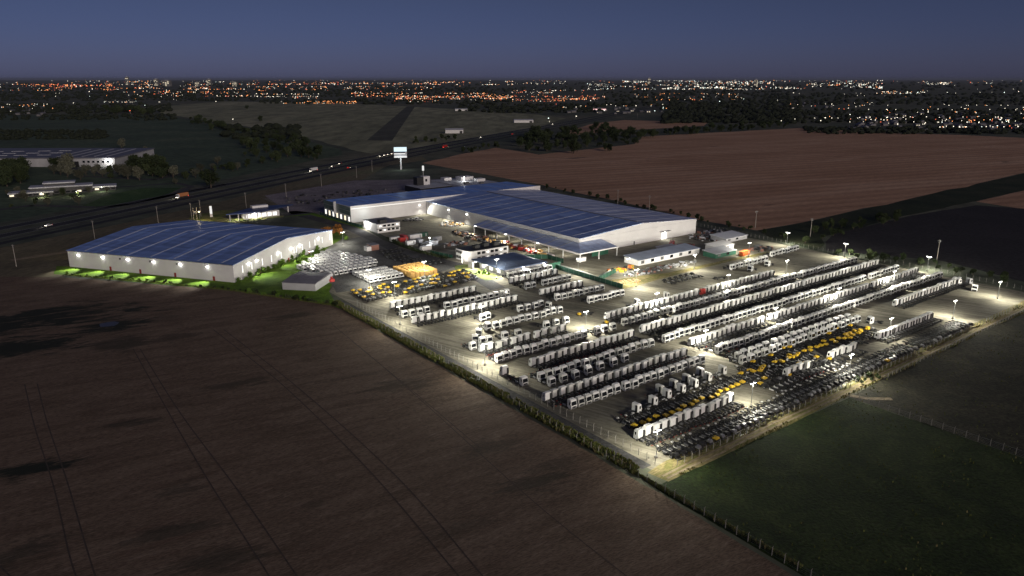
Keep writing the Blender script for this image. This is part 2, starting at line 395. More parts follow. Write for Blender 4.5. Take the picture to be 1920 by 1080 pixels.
sheet('yard_ground', edgeAB([(136, 117), (150, 116.5), (408, 117), (411, 330), (404, 500), (420, 560), (420, 640), (300, 660), (215, 640), (212, 560), (222, 545), (222, 480), (213, 470), (200, 450), (195, 420), (150, 345), (139, 330)]), .03, ym)
dy = ground_mat('dim_paving', [(.3, (.19, .17, .185)), (.7, (.30, .265, .28))], .05, fine=.6, bump=.1)[0]
sheet('forecourt_paving', edgeAB([(205, 548), (222, 548), (226.5, 541), (300, 549), (345, 560), (412, 560), (418, 650), (330, 700), (222, 655)]), .05, dy)
ap = ground_mat('asphalt_road', [(.3, (.055, .055, .058)), (.7, (.085, .083, .085))], .08, fine=1.0, bump=.1)[0]
sheet('access_road', edgeAB([(160, 560), (205, 545), (213, 470), (206, 392), (214, 334), (203, 284), (212, 284), (223, 334), (214.5, 392), (222, 465), (222, 545), (214, 562), (160, 572)]), .05, ap)
sheet('perimeter_road', edgeAB([(134.6, 312), (138.2, 312), (137.8, 119), (134.2, 119)]), .06, ap)
vg = ground_mat('verge_dirt_grass', [(.25, (.20, .16, .075)), (.45, (.13, .13, .04)), (.6, (.25, .20, .10)), (.8, (.09, .12, .03))], .16, (.35, 1.4, 1), -YAW, fine=1.5, bump=.4)[0]
sheet('south_verge', wob(edgeAB([(134, 117), (142, 118.2), (230, 117.6), (330, 118), (409, 118), (420, 112.5), (330, 112.6), (260, 111.6), (190, 110.6), (135, 110.6)]), 4, .5), .045, vg)
dt = ground_mat('dirt_track_soil', [(.3, (.17, .135, .09)), (.7, (.29, .235, .16))], .2, (.3, 1.5, 1), -YAW, fine=2, bump=.3)[0]
m = MB(); 
for off, w_ in ((0, .8), (1.7, .7)):
    strip(m, wig([W(136, 111.8+off), W(170, 112.3+off), W(215, 112+off), W(245, 112.4+off), W(330, 113+off), W(405, 113.4+off)], 4, .5, off), w_, .07)
strip(m, wig([W(223, 112.5), W(226, 106), W(232, 101)], 3, .4, 3), 2.0, .065)
tag(m.obj('dirt_track', dt), kind='structure')
lg, t, c = ground_mat('lawn_grass', [(.3, (.065, .13, .010)), (.6, (.12, .22, .016)), (.85, (.17, .26, .025))], .1, fine=1.5, bump=.3)
sheet('warehouse_lawn', wob(edgeAB([(131.6, 300), (134, 312), (139, 330), (146, 342), (144, 378), (183, 427), (196, 440), (205, 450), (207, 470), (196, 470), (182, 434), (107.6, 374.7), (45.7, 464), (40, 470)] ) + [G(100, 514), G(300, 533), G(430, 544), G(540, 555), G(600, 565)], 5, .5), .032, lg)
pv = ground_mat('van_lot_paving', [(.3, (.10, .10, .10)), (.7, (.15, .15, .148))], .1, fine=1, bump=.1)[0]
sheet('van_lot_ground', edgeAB([(141, 326), (163, 322), (205, 330), (214, 334), (206, 392), (211, 440), (196, 438), (183, 426), (144.5, 378), (146, 342)]), .045, pv)
lv = ground_mat('pale_grass_bank', [(.3, (.10, .14, .03)), (.55, (.20, .20, .07)), (.8, (.27, .25, .11))], .12, fine=1.2, bump=.3)[0]
sheet('grass_bank', wob(edgeAB([(158, 325), (186, 324), (209, 324), (216, 336), (223, 336), (222.5, 301), (219, 298.5), (212, 301), (213, 314), (205, 321.5), (160, 321.8)]), 3, .4), .055, lv)
sheet('grass_island', wob(edgeAB([(257.5, 246), (264, 246), (300, 249), (345, 250), (405, 247), (405, 250), (350, 254), (300, 254), (262, 263), (257.5, 268)]), 3, .5), .055, vg)
sheet('south_hedge_bank', wob(edgeAB([(222, 420), (221, 372), (228, 354), (224, 353), (216, 372), (216.5, 420), (223, 455), (226, 452)]), 3, .4), .055, hm)
sheet('station_lawn', wob(edgeAB([(196, 541), (221, 545), (225, 488), (226, 464), (222.5, 466), (221, 488), (216, 538)]), 4, .4), .055, lg)
sheet('station_forecourt', wob(edgeAB([(128, 545), (142, 590), (170, 600), (205, 560), (196, 541), (160, 538)]), 5, 1), .04, lv)

rs = ground_mat('roadside_dry_grass', [(.3, (.12, .105, .065)), (.6, (.18, .155, .095)), (.85, (.15, .16, .085))], .02, (1, .3, 1), radians(20), fine=.5, bump=.2)[0]
sheet('roadside_grass', wob([G(*p) for p in [(-80, 520), (120, 520), (140, 500), (330, 425), (390, 420), (440, 405), (560, 385), (610, 372), (730, 310), (800, 300), (790, 293), (700, 306), (560, 338), (400, 382), (180, 430), (-80, 478)]], 25, 3), .022, rs)
gl = ground_mat('garden_lawn', [(.3, (.035, .075, .022)), (.6, (.05, .10, .03)), (.85, (.075, .12, .045))], .03, fine=.3, bump=0)[0]
sheet('office_lawn', wob([G(*p) for p in [(150, 388), (200, 366), (270, 352), (340, 352), (300, 372), (200, 392)]], 20, 3), .03, gl)
# highway and slip roads
HB, HD = Vector((-360, 512)), (Vector((99, 1753))-Vector((-360, 512))).normalized(); HN = Vector((HD.y, -HD.x))
def hw(s, o): return HB+HD*s+HN*o
hwm = ground_mat('highway_asphalt', [(.3, (.026, .028, .034)), (.7, (.042, .043, .05))], .05, (1, 1, 1), 0, fine=.5, bump=0)[0]
def bend(o, s0=-420, s1=3200):
    pts = []
    for k in range(41):
        s = s0+(s1-s0)*k/40; pts.append(hw(s, o - 14*math.sin(pi*min(1, max(0, s/1320)))))
    return pts
m = MB()
for o, w_ in ((7, 12), (32, 12), (54, 7)): strip(m, bend(o), w_, .06)
tag(m.obj('highway_road', hwm), kind='structure')
m = MB()
for o in (1.3, 12.7, 26.3, 37.7): strip(m, bend(o, -200, 1500), .45, .07)
tag(m.obj('highway_markings', plain('faded_road_paint', (.4, .4, .38), .8)), kind='structure')
m = MB()
strip(m, [hw(-420, 45), hw(-100, 45), hw(200, 43), hw(620, 30)], 3.0, .05)
strip(m, [G(*p) for p in [(-40, 398), (60, 385), (180, 389), (260, 382), (330, 362), (420, 345)]], 9, .06)
strip(m, [G(*p) for p in [(200, 352), (270, 348), (330, 343), (360, 350), (330, 362)]], 7, .065)
strip(m, [G(*p) for p in [(150, 330), (222, 334), (290, 337), (340, 326), (430, 312)]], 8, .07)
strip(m, [G(*p) for p in [(120, 318), (180, 314), (215, 326)]], 30, .055)
tag(m.obj('side_roads', ap), kind='structure')
m = MB(); strip(m, [G(*p) for p in [(20, 488), (60, 482), (128, 472)]], 6, .05); tag(m.obj('lit_dirt_road', dt), kind='structure')

# ------------------------------------------------------------------ buildings
def frame_obj(origin, ang):
    return origin, ang
def mono_skylights(name, parent, strips, mat):
    for s in strips: s.obj(name, mat, parent)

# --- blue roofed warehouse on the left: local x along the lamp wall, y into the building
p0 = W(45.7, 464); p1 = W(107.6, 374.7); p2 = W(182.6, 433.9)
ang = math.atan2((p1-p0).y, (p1-p0).x); LX = (p1-p0).length; LY = 94.5; EV, RG = 9.1, 13.6
wh = thing('warehouse', 'long white warehouse with blue gabled roof and lamps along its front wall', 'warehouse', (p0.x, p0.y, 0), ang)
m = MB()
m.add([(0,0,0),(LX,0,0),(LX,LY,0),(0,LY,0),(0,0,EV),(LX,0,EV),(LX,LY,EV),(0,LY,EV),(0,LY/2,RG-.15),(LX,LY/2,RG-.15)],
      [(0,1,5,4),(1,2,6,9,5),(2,3,7,6),(3,0,4,8,7)])
m.obj('wall', MAT['wallwhite'], wh)
blue1 = roof_blue('blue_sheet_roof', (.36, .51, .88), .42, -ang)
m = MB()
for y0, z0, y1, z1 in ((-.5, EV-.02, LY/2, RG), (LY/2, RG, LY+.5, EV-.02)):
    m.add([(-.4,y0,z0),(LX+.4,y0,z0),(LX+.4,y1,z1),(-.4,y1,z1),(-.4,y0,z0+.25),(LX+.4,y0,z0+.25),(LX+.4,y1,z1+.25),(-.4,y1,z1+.25)],
          [(3,2,1,0),(4,5,6,7),(0,1,5,4),(1,2,6,5),(3,0,4,7),(2,3,7,6)])
roof = m.obj('roof', blue1, wh)
for k in range(7):
    x = LX*(.10+k*.138)
    m = MB()
    for (ya, yb) in ((1.5, LY/2-.4), (LY/2+.4, LY-1.5)):
        za = EV+.26+(RG-EV)*(1-abs(ya-LY/2)/(LY/2)); zb = EV+.26+(RG-EV)*(1-abs(yb-LY/2)/(LY/2))
        m.add([(x-.45,ya,za),(x+.45,ya,za),(x+.45,yb,zb),(x-.45,yb,zb),(x-.45,ya,za+.06),(x+.45,ya,za+.06),(x+.45,yb,zb+.06),(x-.45,yb,zb+.06)],
              [(4,5,6,7),(0,1,5,4),(1,2,6,5),(3,0,4,7),(2,3,7,6)])
    m.obj('skylight', MAT['skylight'], roof)
m = MB(); m.b2(-.1, LX+.1, -.62, -.5, EV-.05, EV+.2); m.obj('gutter', MAT['steel'], wh)
def wall_lamp(parent, x, y, z, dx, dy, power, col=(1, .98, .92), aim=(0, 0, -1), out=.9, r=.25, spot=150):
    m = MB(); m.box((x+dx*.35, y+dy*.35, z), (.25+abs(dx)*.6, .25+abs(dy)*.6, .12))
    a = m.obj('wall_lamp', MAT['steel'], parent)
    m = MB(); m.box((x+dx*.55, y+dy*.55, z-.2), (.75, .75, .26)); m.obj('lens', MAT['lens'], a)
    lamp('wall_light', (x+dx*out, y+dy*out, z-.55), power, col, r, spot, aim, parent)
for k in range(6):
    x = LX*(.07+k*.157)
    wall_lamp(wh, x, 0, 7.6, 0, -1, 15000, aim=(0, -1.0, -1), spot=72)
    lamp('wall_glow', (x, -.6, 7.0), 90, (1, .98, .95), .15, None, None, wh)
for k, x in enumerate((.265, .45, .66, .885)):
    m = MB(); m.b2(LX*x-.65, LX*x+.65, -.08, .02, 0, 2.3); d = m.obj('door', MAT['door'], wh)
    m = MB(); m.b2(LX*x+.35, LX*x+.48, -.14, -.08, 1.0, 1.12); m.obj('handle', MAT['steel'], d)
for k, x in enumerate((.335, .52, .68, .85)):
    m = MB(); m.tube((LX*x, -.02, 7.2), (LX*x, -.3, 7.2), .55, .55, 12); m.obj('exhaust_vent', MAT['grey'], wh)
for k, y in enumerate((.075, .155, .25, .335, .43, .56, .585, .65, .73, .79, .875, .965)):
    m = MB(); m.b2(LX-.02, LX+.06, LY*y-.5, LY*y+.5, 3.4, 7.4); w_ = m.obj('window', MAT['steel'], wh)
    m = MB(); m.b2(LX+.06, LX+.09, LY*y-.38, LY*y+.38, 3.5, 7.3); m.obj('pane', MAT['litwin'], w_)
for k, y in enumerate((.12, .19, .39, .52, .61, .82)):
    wall_lamp(wh, LX, LY*(y+.01), 7.6, 1, 0, 7000, aim=(1, 0, -1), spot=84)
    lamp('wall_glow', (LX+.55, LY*(y+.01), 7.1), 110, (1, .98, .95), .15, None, None, wh)
wall_lamp(wh, 0, LY*.3, 7.4, -1, 0, 9000, (1, .82, .45), aim=(-1, 0, -.7), spot=110)
for y in (.22, .50, .72):
    m = MB(); m.b2(LX-.02, LX+.08, LY*y-.65, LY*y+.65, 0, 2.3); m.obj('door', MAT['door'], wh)

# --- main hall with the long blue roof (local axes: x along the truck rows, y across them)
def yard_thing(name, label, cat, a=0, b=0, group=None):
    q = W(a, b); return thing(name, label, cat, (q.x, q.y, 0), YAW, group)
hall = yard_thing('assembly_hall', 'huge white hall with shallow blue gabled roof and canopy along its side', 'hall', 289, 314)
HX, HY, HE, HR = 105.5, 173.5, 9.6, 12.9
m = MB()
m.add([(0,0,0),(HX,0,0),(HX,HY,0),(0,HY,0),(0,0,HE),(HX,0,HE),(HX,HY,HE),(0,HY,HE),(HX/2,0,HR-.15),(HX/2,HY,HR-.15)],
      [(0,1,5,8,4),(1,2,6,5),(2,3,7,9,6),(3,0,4,7)])
m.obj('wall', MAT['wallwhite'], hall)
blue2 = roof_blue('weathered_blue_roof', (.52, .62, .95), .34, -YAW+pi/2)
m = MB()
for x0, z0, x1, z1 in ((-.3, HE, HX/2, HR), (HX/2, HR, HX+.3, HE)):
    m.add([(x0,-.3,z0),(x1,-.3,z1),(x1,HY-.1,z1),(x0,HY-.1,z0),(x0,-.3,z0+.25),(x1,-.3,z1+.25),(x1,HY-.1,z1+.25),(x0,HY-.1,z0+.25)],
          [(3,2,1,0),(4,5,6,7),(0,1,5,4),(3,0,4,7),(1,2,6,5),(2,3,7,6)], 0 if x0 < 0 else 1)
roof = m.obj('roof', [roof_blue('blue_near_slope', (.46, .60, 1.0), .32, -YAW+pi/2), roof_blue('sky_sheen_far_slope', (.80, .82, .98), .36, -YAW+pi/2)], hall)  # paler far slope and bluer near slope paint in the sky reflection
m = MB(); m.b2(HX/2-.5, HX/2+.5, 4, HY-6, HR+.2, HR+.5); m.obj('ridge_vent', MAT['greyroof'], roof)
for k in range(12):
    y = 8+k*13.6
    for sgn in (0, 1):
        xa, xb = (2, HX/2-3) if not sgn else (HX/2+3, HX-2)
        za = HE+.26+(HR-HE)*(1-abs(xa-HX/2)/(HX/2)); zb = HE+.26+(HR-HE)*(1-abs(xb-HX/2)/(HX/2))
        m = MB(); m.add([(xa,y-.35,za),(xb,y-.35,zb),(xb,y+.35,zb),(xa,y+.35,za),(xa,y-.35,za+.05),(xb,y-.35,zb+.05),(xb,y+.35,zb+.05),(xa,y+.35,za+.05)],
                        [(4,5,6,7),(0,1,5,4),(2,3,7,6),(3,0,4,7),(1,2,6,5)])
        m.obj('skylight', MAT['paleroof'] if k > 3 else MAT['skylight'], roof)
m = MB(); m.b2(-.9, -.3, -.3, HY*.62, HE-.5, HE+.35); m.obj('gutter', MAT['wallwhite'], hall)
m = MB(); m.b2(-.1, HX+.1, -.42, -.3, HE-.9, HE-.5); m.obj('trim_band', MAT['wallwhite'], hall)
m = MB(); m.b2(HX*.70-2.4, HX*.70+2.4, -.1, .03, 0, 4.6); m.obj('door', MAT['litwin'], hall)
m = MB(); m.b2(HX*.70-4.5, HX*.70+4.5, -2.2, -.05, 5.3, 5.5); m.obj('door_canopy', MAT['greyroof'], hall)
wall_lamp(hall, HX*.70, 0, 5.1, 0, -1, 2600, aim=(0, -.6, -1), out=1.6)
m = MB(); m.b2(HX*.44-.6, HX*.44+.6, -.08, .03, 0, 2.2); m.obj('side_door', MAT['grey'], hall)
# canopy wraps the near corner of the hall
cano = yard_thing('loading_canopy', 'blue sheet canopy on white posts wrapping the near corner of the main hall', 'canopy', 289, 314)
m = MB()
def slab(m, pts, th, mi=0):
    n = len(pts); m.add([(x, y, z-th) for x, y, z in pts]+[tuple(p) for p in pts], [tuple(range(n-1, -1, -1)), tuple(range(n, 2*n))]+[(i, (i+1) % n, n+(i+1) % n, n+i) for i in range(n)], mi)
slab(m, [(-13, -15, 5.4), (-1, -.5, 7.6), (-1, 92, 7.6), (-13, 92, 5.4)], .25)
slab(m, [(-13.0, -15, 5.41), (17, -15, 5.41), (17, -.5, 7.61), (-.95, -.5, 7.61)], .25)
m.obj('roof', blue2, cano)
m = MB(); m.b2(-13.2, 17.2, -15.25, -15.02, 4.9, 5.55); m.b2(-13.25, -13.02, -15.0, 92, 4.9, 5.55); m.obj('fascia', MAT['wallwhite'], cano)
for x, y in [(-12.6, -14.6), (2, -14.6), (16.5, -14.6), (16.5, -1.2)]+[(-12.6, k*13.0) for k in range(0, 8)]:
    m = MB(); m.b2(x-.22, x+.22, y-.22, y+.22, 0, 5.2 if y < -5 or x < 0 else 7.2); m.obj('post', MAT['wallwhite'], cano)
for k in range(8):
    m = MB(); slab(m, [(-12.6, k*11.5+4.7, 5.55), (-1.2, k*11.5+4.7, 7.64), (-1.2, k*11.5+5.3, 7.64), (-12.6, k*11.5+5.3, 5.55)], .06); m.obj('skylight', MAT['paleroof'], cano)
for k in range(5):
    m = MB(); m.box((-5.5, 4+k*17, 4.7), (.4, 3.0, .15)); m.obj('strip_light', MAT['lens'], cano)
    lamp('canopy_light', (-6, 4+k*17, 4.3), 1500, (1, .93, .75), .4, 165, (0, 0, -1), cano)
for y_ in (22, 54, 88):
    wall_lamp(cano, -13.25, y_, 5.5, -1, 0, 13000, (1, .96, .8), aim=(-1, 0, -.75), out=1.0, spot=140)
m = MB(); m.b2(2.6, 15.8, -8.2, -8.0, 0, 4.2); m.obj('screen', MAT['wallgreen'], cano)
m = MB(); m.b2(-12.2, -7, -13.6, -11, 0, 2.4); m.obj('white_booth', MAT['wallwhite'], cano)

# --- front wing of the hall
wing = yard_thing('showroom_wing', 'white wing with blue striped roof and glazed end, joined behind the main hall', 'building', 226.3, 488.3)
AX, AY = 176, 47; AF, AB_ = 12.0, 10.9
m = MB()
m.add([(0,0,0),(AX,0,0),(AX,AY,0),(0,AY,0),(0,0,AF),(AX,0,AF),(AX,AY,AB_-.4),(0,AY,AB_-.4)], [(0,1,5,4),(1,2,6,5),(2,3,7,6),(3,0,4,7)])
m.obj('wall', MAT['wallwhite'], wing)
blue3 = roof_blue('blue_wing_roof', (.31, .50, 1.0), .3, -YAW)
m = MB(); slab(m, [(.3, .3, AF-.35), (AX-.3, .3, AF-.35), (AX-.3, AY+.4, AB_-.3), (.3, AY+.4, AB_-.3)], .3); roof = m.obj('roof', blue3, wing)
m = MB(); m.b2(-.12, AX+.1, -.12, .25, AF-.6, AF+.12); m.obj('parapet', MAT['wallwhite'], wing)
m = MB(); m.b2(.2, 70, -.1, -.01, AF-2.0, AF-1.75); m.obj('light_band', MAT['litwin'], wing)
for k in range(9):
    x = 12+k*18.5; ya, yb = 2.0, AY-2
    za, zb = AF-.33+(AB_-AF+.05)*ya/AY, AF-.33+(AB_-AF+.05)*yb/AY
    m = MB(); slab(m, [(x-.4, ya, za+.07), (x+.4, ya, za+.07), (x+.4, yb, zb+.07), (x-.4, yb, zb+.07)], .06); m.obj('skylight', MAT['skylight'], roof)
m = MB(); m.b2(-.3, -.02, .2, AY-.2, 5.2, AB_+.3); m.obj('glazed_front', plain('green_grey_glass', (.16, .22, .21), .2, 0, .6), wing)
m = MB(); m.b2(-.36, -.3, .4, AY-.4, 8.2, 8.5); m.obj('front_rail', MAT['steel'], wing)
for k in range(7):
    y = 3+k*6.8
    m = MB(); m.b2(-.12, -.02, y-1.4, y+1.4, .3, 4.2); w_ = m.obj('window', MAT['steel'], wing)
    m = MB(); m.b2(-.16, -.12, y-1.25, y+1.25, .45, 4.0); m.obj('pane', MAT['litwarm'] if k % 2 else MAT['litwin'], w_)
m = MB(); m.b2(-2.2, -.2, 24, 25.0, 3.5, 12.6); m.obj('entrance_fin', MAT['wallgrey'], wing)
wall_lamp(wing, 57, 0, 7.5, 0, -1, 9000, (1, .97, .82), aim=(0, -1, -1), out=1.6)
for y_ in (118, 142):  # two extra wall lamps, added to brighten the ground beside the hall
    wall_lamp(hall, 0, y_, 7.8, -1, 0, 15000, (1, .96, .8), aim=(-1, 0, -.8), out=1.5)
lamp('wing_wash', (10, -6, 7), 900, (.9, 1, .95), .4, None, None, wing)

# --- dark showroom with a tower, and white flat roofs behind
dark = yard_thing('black_showroom', 'low black office with pale flat roof and square tower behind the blue roof', 'building', 336, 577)
m = MB(); m.prism([(0, 0), (34, 0), (34, 28), (0, 28)], 0, 5); m.obj('wall', MAT['blackwall'], dark)
m = MB(); m.prism([(.4, .4), (33.6, .4), (33.6, 27.6), (.4, 27.6)], 5, 5.15, bottom=False); m.obj('roof', MAT['paleroof'], dark)
m = MB(); m.b2(8, 15, 19, 26, 5.15, 12.5); m.obj('tower', MAT['blackwall'], dark)
m = MB(); m.b2(15.02, 22, 19.5, 26, 5.15, 12.8); s_ = m.obj('stair_tower', MAT['wallwhite'], dark)
m = MB(); m.b2(17, 19, 19.4, 19.52, 8, 10.5); m.obj('window', MAT['glass'], s_)
mast = yard_thing('lit_mast', 'slim white mast with a glowing oval lamp behind the black showroom', 'mast', 366, 622)
m = MB(); m.tube((0, 0, 0), (0, 0, 15), .25, .18, 8); m.obj('pole', MAT['wallwhite'], mast)
m = MB(); m.tube((0, 0, 15), (0, 0, 19.5), 1.0, .9, 10); m.obj('lamp_head', MAT['signwhite'], mast)
whf = yard_thing('flat_roof_offices', 'row of white flat roofed offices beyond the blue roof', 'building', 372, 556)
m = MB(); m.prism([(0, 0), (44, 0), (44, 62), (0, 62)], 0, 5.5); m.obj('wall', MAT['wallwhite'], whf)
m = MB(); m.prism([(.4, .4), (43.6, .4), (43.6, 61.6), (.4, 61.6)], 5.5, 5.65, bottom=False); rf = m.obj('roof', MAT['paleroof'], whf)
for k, (x, y, dx, dy, h) in enumerate([(22, 42, 14, 10, 3.0), (30, 26, 9, 7, 2.4), (8, 50, 8, 7, 2.6), (34, 52, 6, 6, 2.0), (12, 20, 5, 4, 1.4), (24, 12, 4, 3, 1.2)]):
    m = MB(); m.b2(x, x+dx, y, y+dy, 5.65, 5.65+h); m.obj('roof_unit', MAT['wallwhite'] if k < 3 else MAT['grey'], rf)
lamp('roof_light', (20, 34, 9.5), 2600, (1, 1, .97), .4, None, None, whf)
m = MB(); m.box((20, 34, 9.9), (.8, .5, .3)); m.tube((20, 34, 5.6), (20, 34, 9.8), .08); m.obj('roof_lamp', MAT['lens'], whf)

# --- bright workshop with dim blue-grey roof
ws = yard_thing('workshop', 'floodlit white workshop with blue grey hipped roof beside the green screen', 'workshop', 224, 300.5)
m = MB(); m.prism([(0, 0), (25, 0), (25, 23), (0, 23)], 0, 4.6); m.obj('wall', MAT['wallwhite'], ws)
m = MB()
m.add([(-2.5,-2.5,4.7),(27,-2.5,4.7),(27,27,4.7),(-2.5,27,4.7),(4,4,6.3),(21,4,6.3),(21,20,6.3),(4,20,6.3),(-2.5,-2.5,4.2),(27,-2.5,4.2),(27,27,4.2),(-2.5,27,4.2)],
      [(0,1,5,4),(1,2,6,5),(2,3,7,6),(3,0,4,7),(4,5,6,7),(8,9,1,0),(9,10,2,1),(10,11,3,2),(11,8,0,3),(11,10,9,8)])
m.obj('roof', roof_blue('slate_blue_roof', (.13, .17, .27), .45, -YAW), ws)
for x in (5, 12, 19):
    m = MB(); m.b2(x-2, x+2, -.08, .02, 0, 3.6); m.obj('roller_door', MAT['paleroof'], ws)
for y in (5, 12, 19):
    m = MB(); m.b2(-.08, .02, y-1.6, y+1.6, 1.0, 3.2); w_ = m.obj('window', MAT['steel'], ws)
    m = MB(); m.b2(-.12, -.08, y-1.5, y+1.5, 1.1, 3.1); m.obj('pane', MAT['litwin'], w_)
for x, y, dx, dy in ((-2.7, 22, -1, 0), (-2.7, 12, -1, 0), (-2.7, 2, -1, 0), (10, -2.7, 0, -1), (24, -2.7, 0, -1)):
    wall_lamp(ws, x, y, 4.55, dx, dy, 11000, (1, 1, .95), aim=(dx*.7, dy*.7, -1), out=1.2, r=.3, spot=165)
m = MB(); m.b2(-4.2, -3.9, 23, 28, 0, 3.6); m.obj('pale_screen', MAT['wallwhite'], ws)
m = MB(); m.b2(27.5, 36, -3.2, -3.0, 0, 3.6); m.obj('green_screen', MAT['wallgreen'], ws)

# --- two-storey office and gatehouse
of = yard_thing('gate_office', 'two storey white office with rounded front and black roof plant', 'office', 226, 337)
m = MB()
arc = [(4.5-4.5*cos(t), 6-6*sin(t)) for t in [pi*k/10*.5 for k in range(11)]]
poly = arc+[(28, 0), (28, 13), (0, 13)]
m.prism(poly, 0, 6.2); m.obj('wall', MAT['wallwhite'], of)
m = MB(); m.prism([(x*.97+.4, y*.94+.4) for x, y in poly], 6.2, 6.45, bottom=False); rf = m.obj('roof', MAT['blackwall'], of)
for x, y, w2, h in ((8, 5, 3.2, 1.6), (15, 6, 3.5, 2.0), (21, 4, 3.6, 2.2), (24.5, 8, 2, 1.4)):
    m = MB(); m.b2(x, x+w2, y, y+3, 6.45, 6.45+h); m.obj('roof_unit', MAT['black'], rf)
for fl in (1.0, 4.0):
    for k in range(7):
        m = MB(); m.b2(6+k*3.1, 8.2+k*3.1, -.08, .02, fl, fl+1.5); w_ = m.obj('window', MAT['grey'], of)
        m = MB(); m.b2(6.1+k*3.1, 8.1+k*3.1, -.12, -.08, fl+.1, fl+1.4); m.obj('pane', MAT['litwin'] if (k+int(fl)) % 3 == 0 else MAT['glass'], w_)
    for k in range(3):
        m = MB(); m.b2(-.08, .02, 7+k*2, 8.5+k*2, fl, fl+1.5); m.obj('window', MAT['glass'], of)
lamp('office_light', (-3, 2, 4.5), 1500, (1, .95, .85), .3, None, None, of)
m = MB(); m.tube((-3, 2, 0), (-3, 2, 4.8), .06); m.box((-3, 2, 4.9), (.5, .5, .25)); m.obj('entry_lamp', MAT['lens'], of)

gh = yard_thing('gatehouse', 'white gatehouse with two rows of black windows at the yard entrance', 'gatehouse', 224, 443)
m = MB(); m.prism([(0, 0), (17, 0), (17, 21), (0, 21)], 0, 6); m.obj('wall', MAT['wallwhite'], gh)
m = MB(); m.prism([(-.3, -.3), (17.3, -.3), (17.3, 21.3), (-.3, 21.3)], 6, 6.3); rf = m.obj('roof', MAT['greyroof'], gh)
m = MB(); m.b2(3, 8, 2, 6, 6.3, 8.3); m.obj('roof_unit', MAT['black'], rf)
for fl in (1.2, 4.0):
    for k in range(5):
        m = MB(); m.b2(1+k*3.2, 3.2+k*3.2, -.1, .02, fl, fl+1.3); w_ = m.obj('window', MAT['black'], gh)
        m = MB(); m.b2(1.15+k*3.2, 3.05+k*3.2, -.14, -.1, fl+.1, fl+1.2); m.obj('pane', MAT['litwin'] if (k*7+int(fl)) % 4 == 0 else MAT['glass'], w_)
m = MB(); m.b2(-1, 17.5, -1.2, -.15, 2.9, 3.1); m.obj('sun_shade', MAT['black'], gh)
m = MB(); m.b2(-.1, .02, 15, 15.4, .4, 5.2); m.obj('light_strip', MAT['lens'], gh)
lamp('gate_light', (-2.0, 15, 5), 4500, (1, .98, .92), .3, None, None, gh)

# --- grey tent-like shed by the fence
p0, p1, p2 = G(530, 543), G(592, 546), G(620, 527)
sh = thing('storage_shed', 'plain grey flat topped shed in the grass near the warehouse corner', 'shed', (p0.x, p0.y, 0), math.atan2((p1-p0).y, (p1-p0).x))
L = (p1-p0).length; D = 21
m = MB(); m.add([(0,0,0),(L,0,0),(L,D,0),(0,D,0),(0,0,3.6),(L,0,3.6),(L,D,3.9),(0,D,3.9)], [(0,1,5,4),(1,2,6,5),(2,3,7,6),(3,0,4,7)]); m.obj('wall', MAT['wallgrey'], sh)
m = MB(); slab(m, [(-.2,-.2,3.75),(L+.2,-.2,3.75),(L+.2,D*.55,4.6),(-.2,D*.55,4.6)], .2); slab(m, [(-.2,D*.55+.03,4.58),(L+.2,D*.55+.03,4.58),(L+.2,D+.2,4.0),(-.2,D+.2,4.0)], .2); m.obj('roof', plain('grey_tarp_roof', (.26, .25, .28), .7, scale=.3), sh)
rk = thing('red_pump_set', 'small red pump unit beside the end of the grey shed', 'pump', tuple(G(622, 528))+(0,), YAW)
m = MB(); m.b2(-1.2, 1.2, -1, 1, 0, 1.5); m.tube((0, 0, 1.5), (0, 0, 2.6), .5, .5, 10); rb = m.obj('body', MAT['red'], rk)
m = MB(); m.tube((-1.6, 0, .8), (-1.2, 0, .8), .6, .6, 10); m.obj('valve_wheel', MAT['red'], rk)

# --- filling station by the highway
st = yard_thing('filling_station', 'filling station with dark blue canopy roof and bright white kiosk', 'filling station', 150, 541)
m = MB(); slab(m, [(6, 6, 5.6), (30, 2, 5.6), (62, 20, 5.6), (36, 28, 5.6)], .7); m.obj('roof', roof_blue('canopy_blue_roof', (.06, .085, .19), .45, -YAW), st)
m = MB(); m.b2(30, 42, 20, 25, 5.6, 7.2); m.obj('roof_unit', MAT['wallwhite'], st)
m = MB(); m.b2(20, 46, 8, 16, 0, 4.4); kw = m.obj('kiosk', MAT['wallwhite'], st)
for k in range(6):
    m = MB(); m.b2(21+k*4, 24+k*4, 7.9, 8.02, .8, 3.4); m.obj('window', MAT['litwin'], kw)
for x, y in ((9, 7.5), (15, 6.6), (21, 5.6), (28, 4), (34, 26), (57, 19)):
    m = MB(); m.b2(x-.3, x+.3, y-.3, y+.3, 0, 4.9); m.obj('post', MAT['wallwhite'], st)
for x, y, p_ in ((14, 9, 3200), (28, 6, 3500), (44, 18, 2600)):
    m = MB(); m.b2(x-1, x+1, y-.3, y+.3, 4.75, 4.88); m.obj('strip_light', MAT['lens'], st)
    lamp('station_light', (x, y, 4.5), p_, (1, .98, .85), .5, 170, (0, 0, -1), st)
tp = yard_thing('price_totem', 'tall white lit totem sign beside the filling station', 'sign', 153, 574)
m = MB(); m.b2(-.9, .9, -.25, .25, 0, 8.5); m.obj('board', MAT['wallwhite'], tp)
m = MB(); m.b2(-.8, .8, -.3, -.25, 2.5, 8.2); m.obj('lit_panel', MAT['signwhite'], tp)
lamp('station_flood', tuple(W(141, 560))+(7,), 4500, (1, .78, .42), .5)
fl = yard_thing('flood_lamp', 'lone warm floodlight mast on the yellow lit slip road', 'floodlight', 141, 560)
m = MB(); m.tube((0, 0, 0), (0, 0, 7.2), .12, .08, 8); m.obj('pole', MAT['steel'], fl)
m = MB(); m.box((0, 0, 7.35), (1.1, .6, .3)); m.obj('lamp_head', MAT['warmlens'], fl)
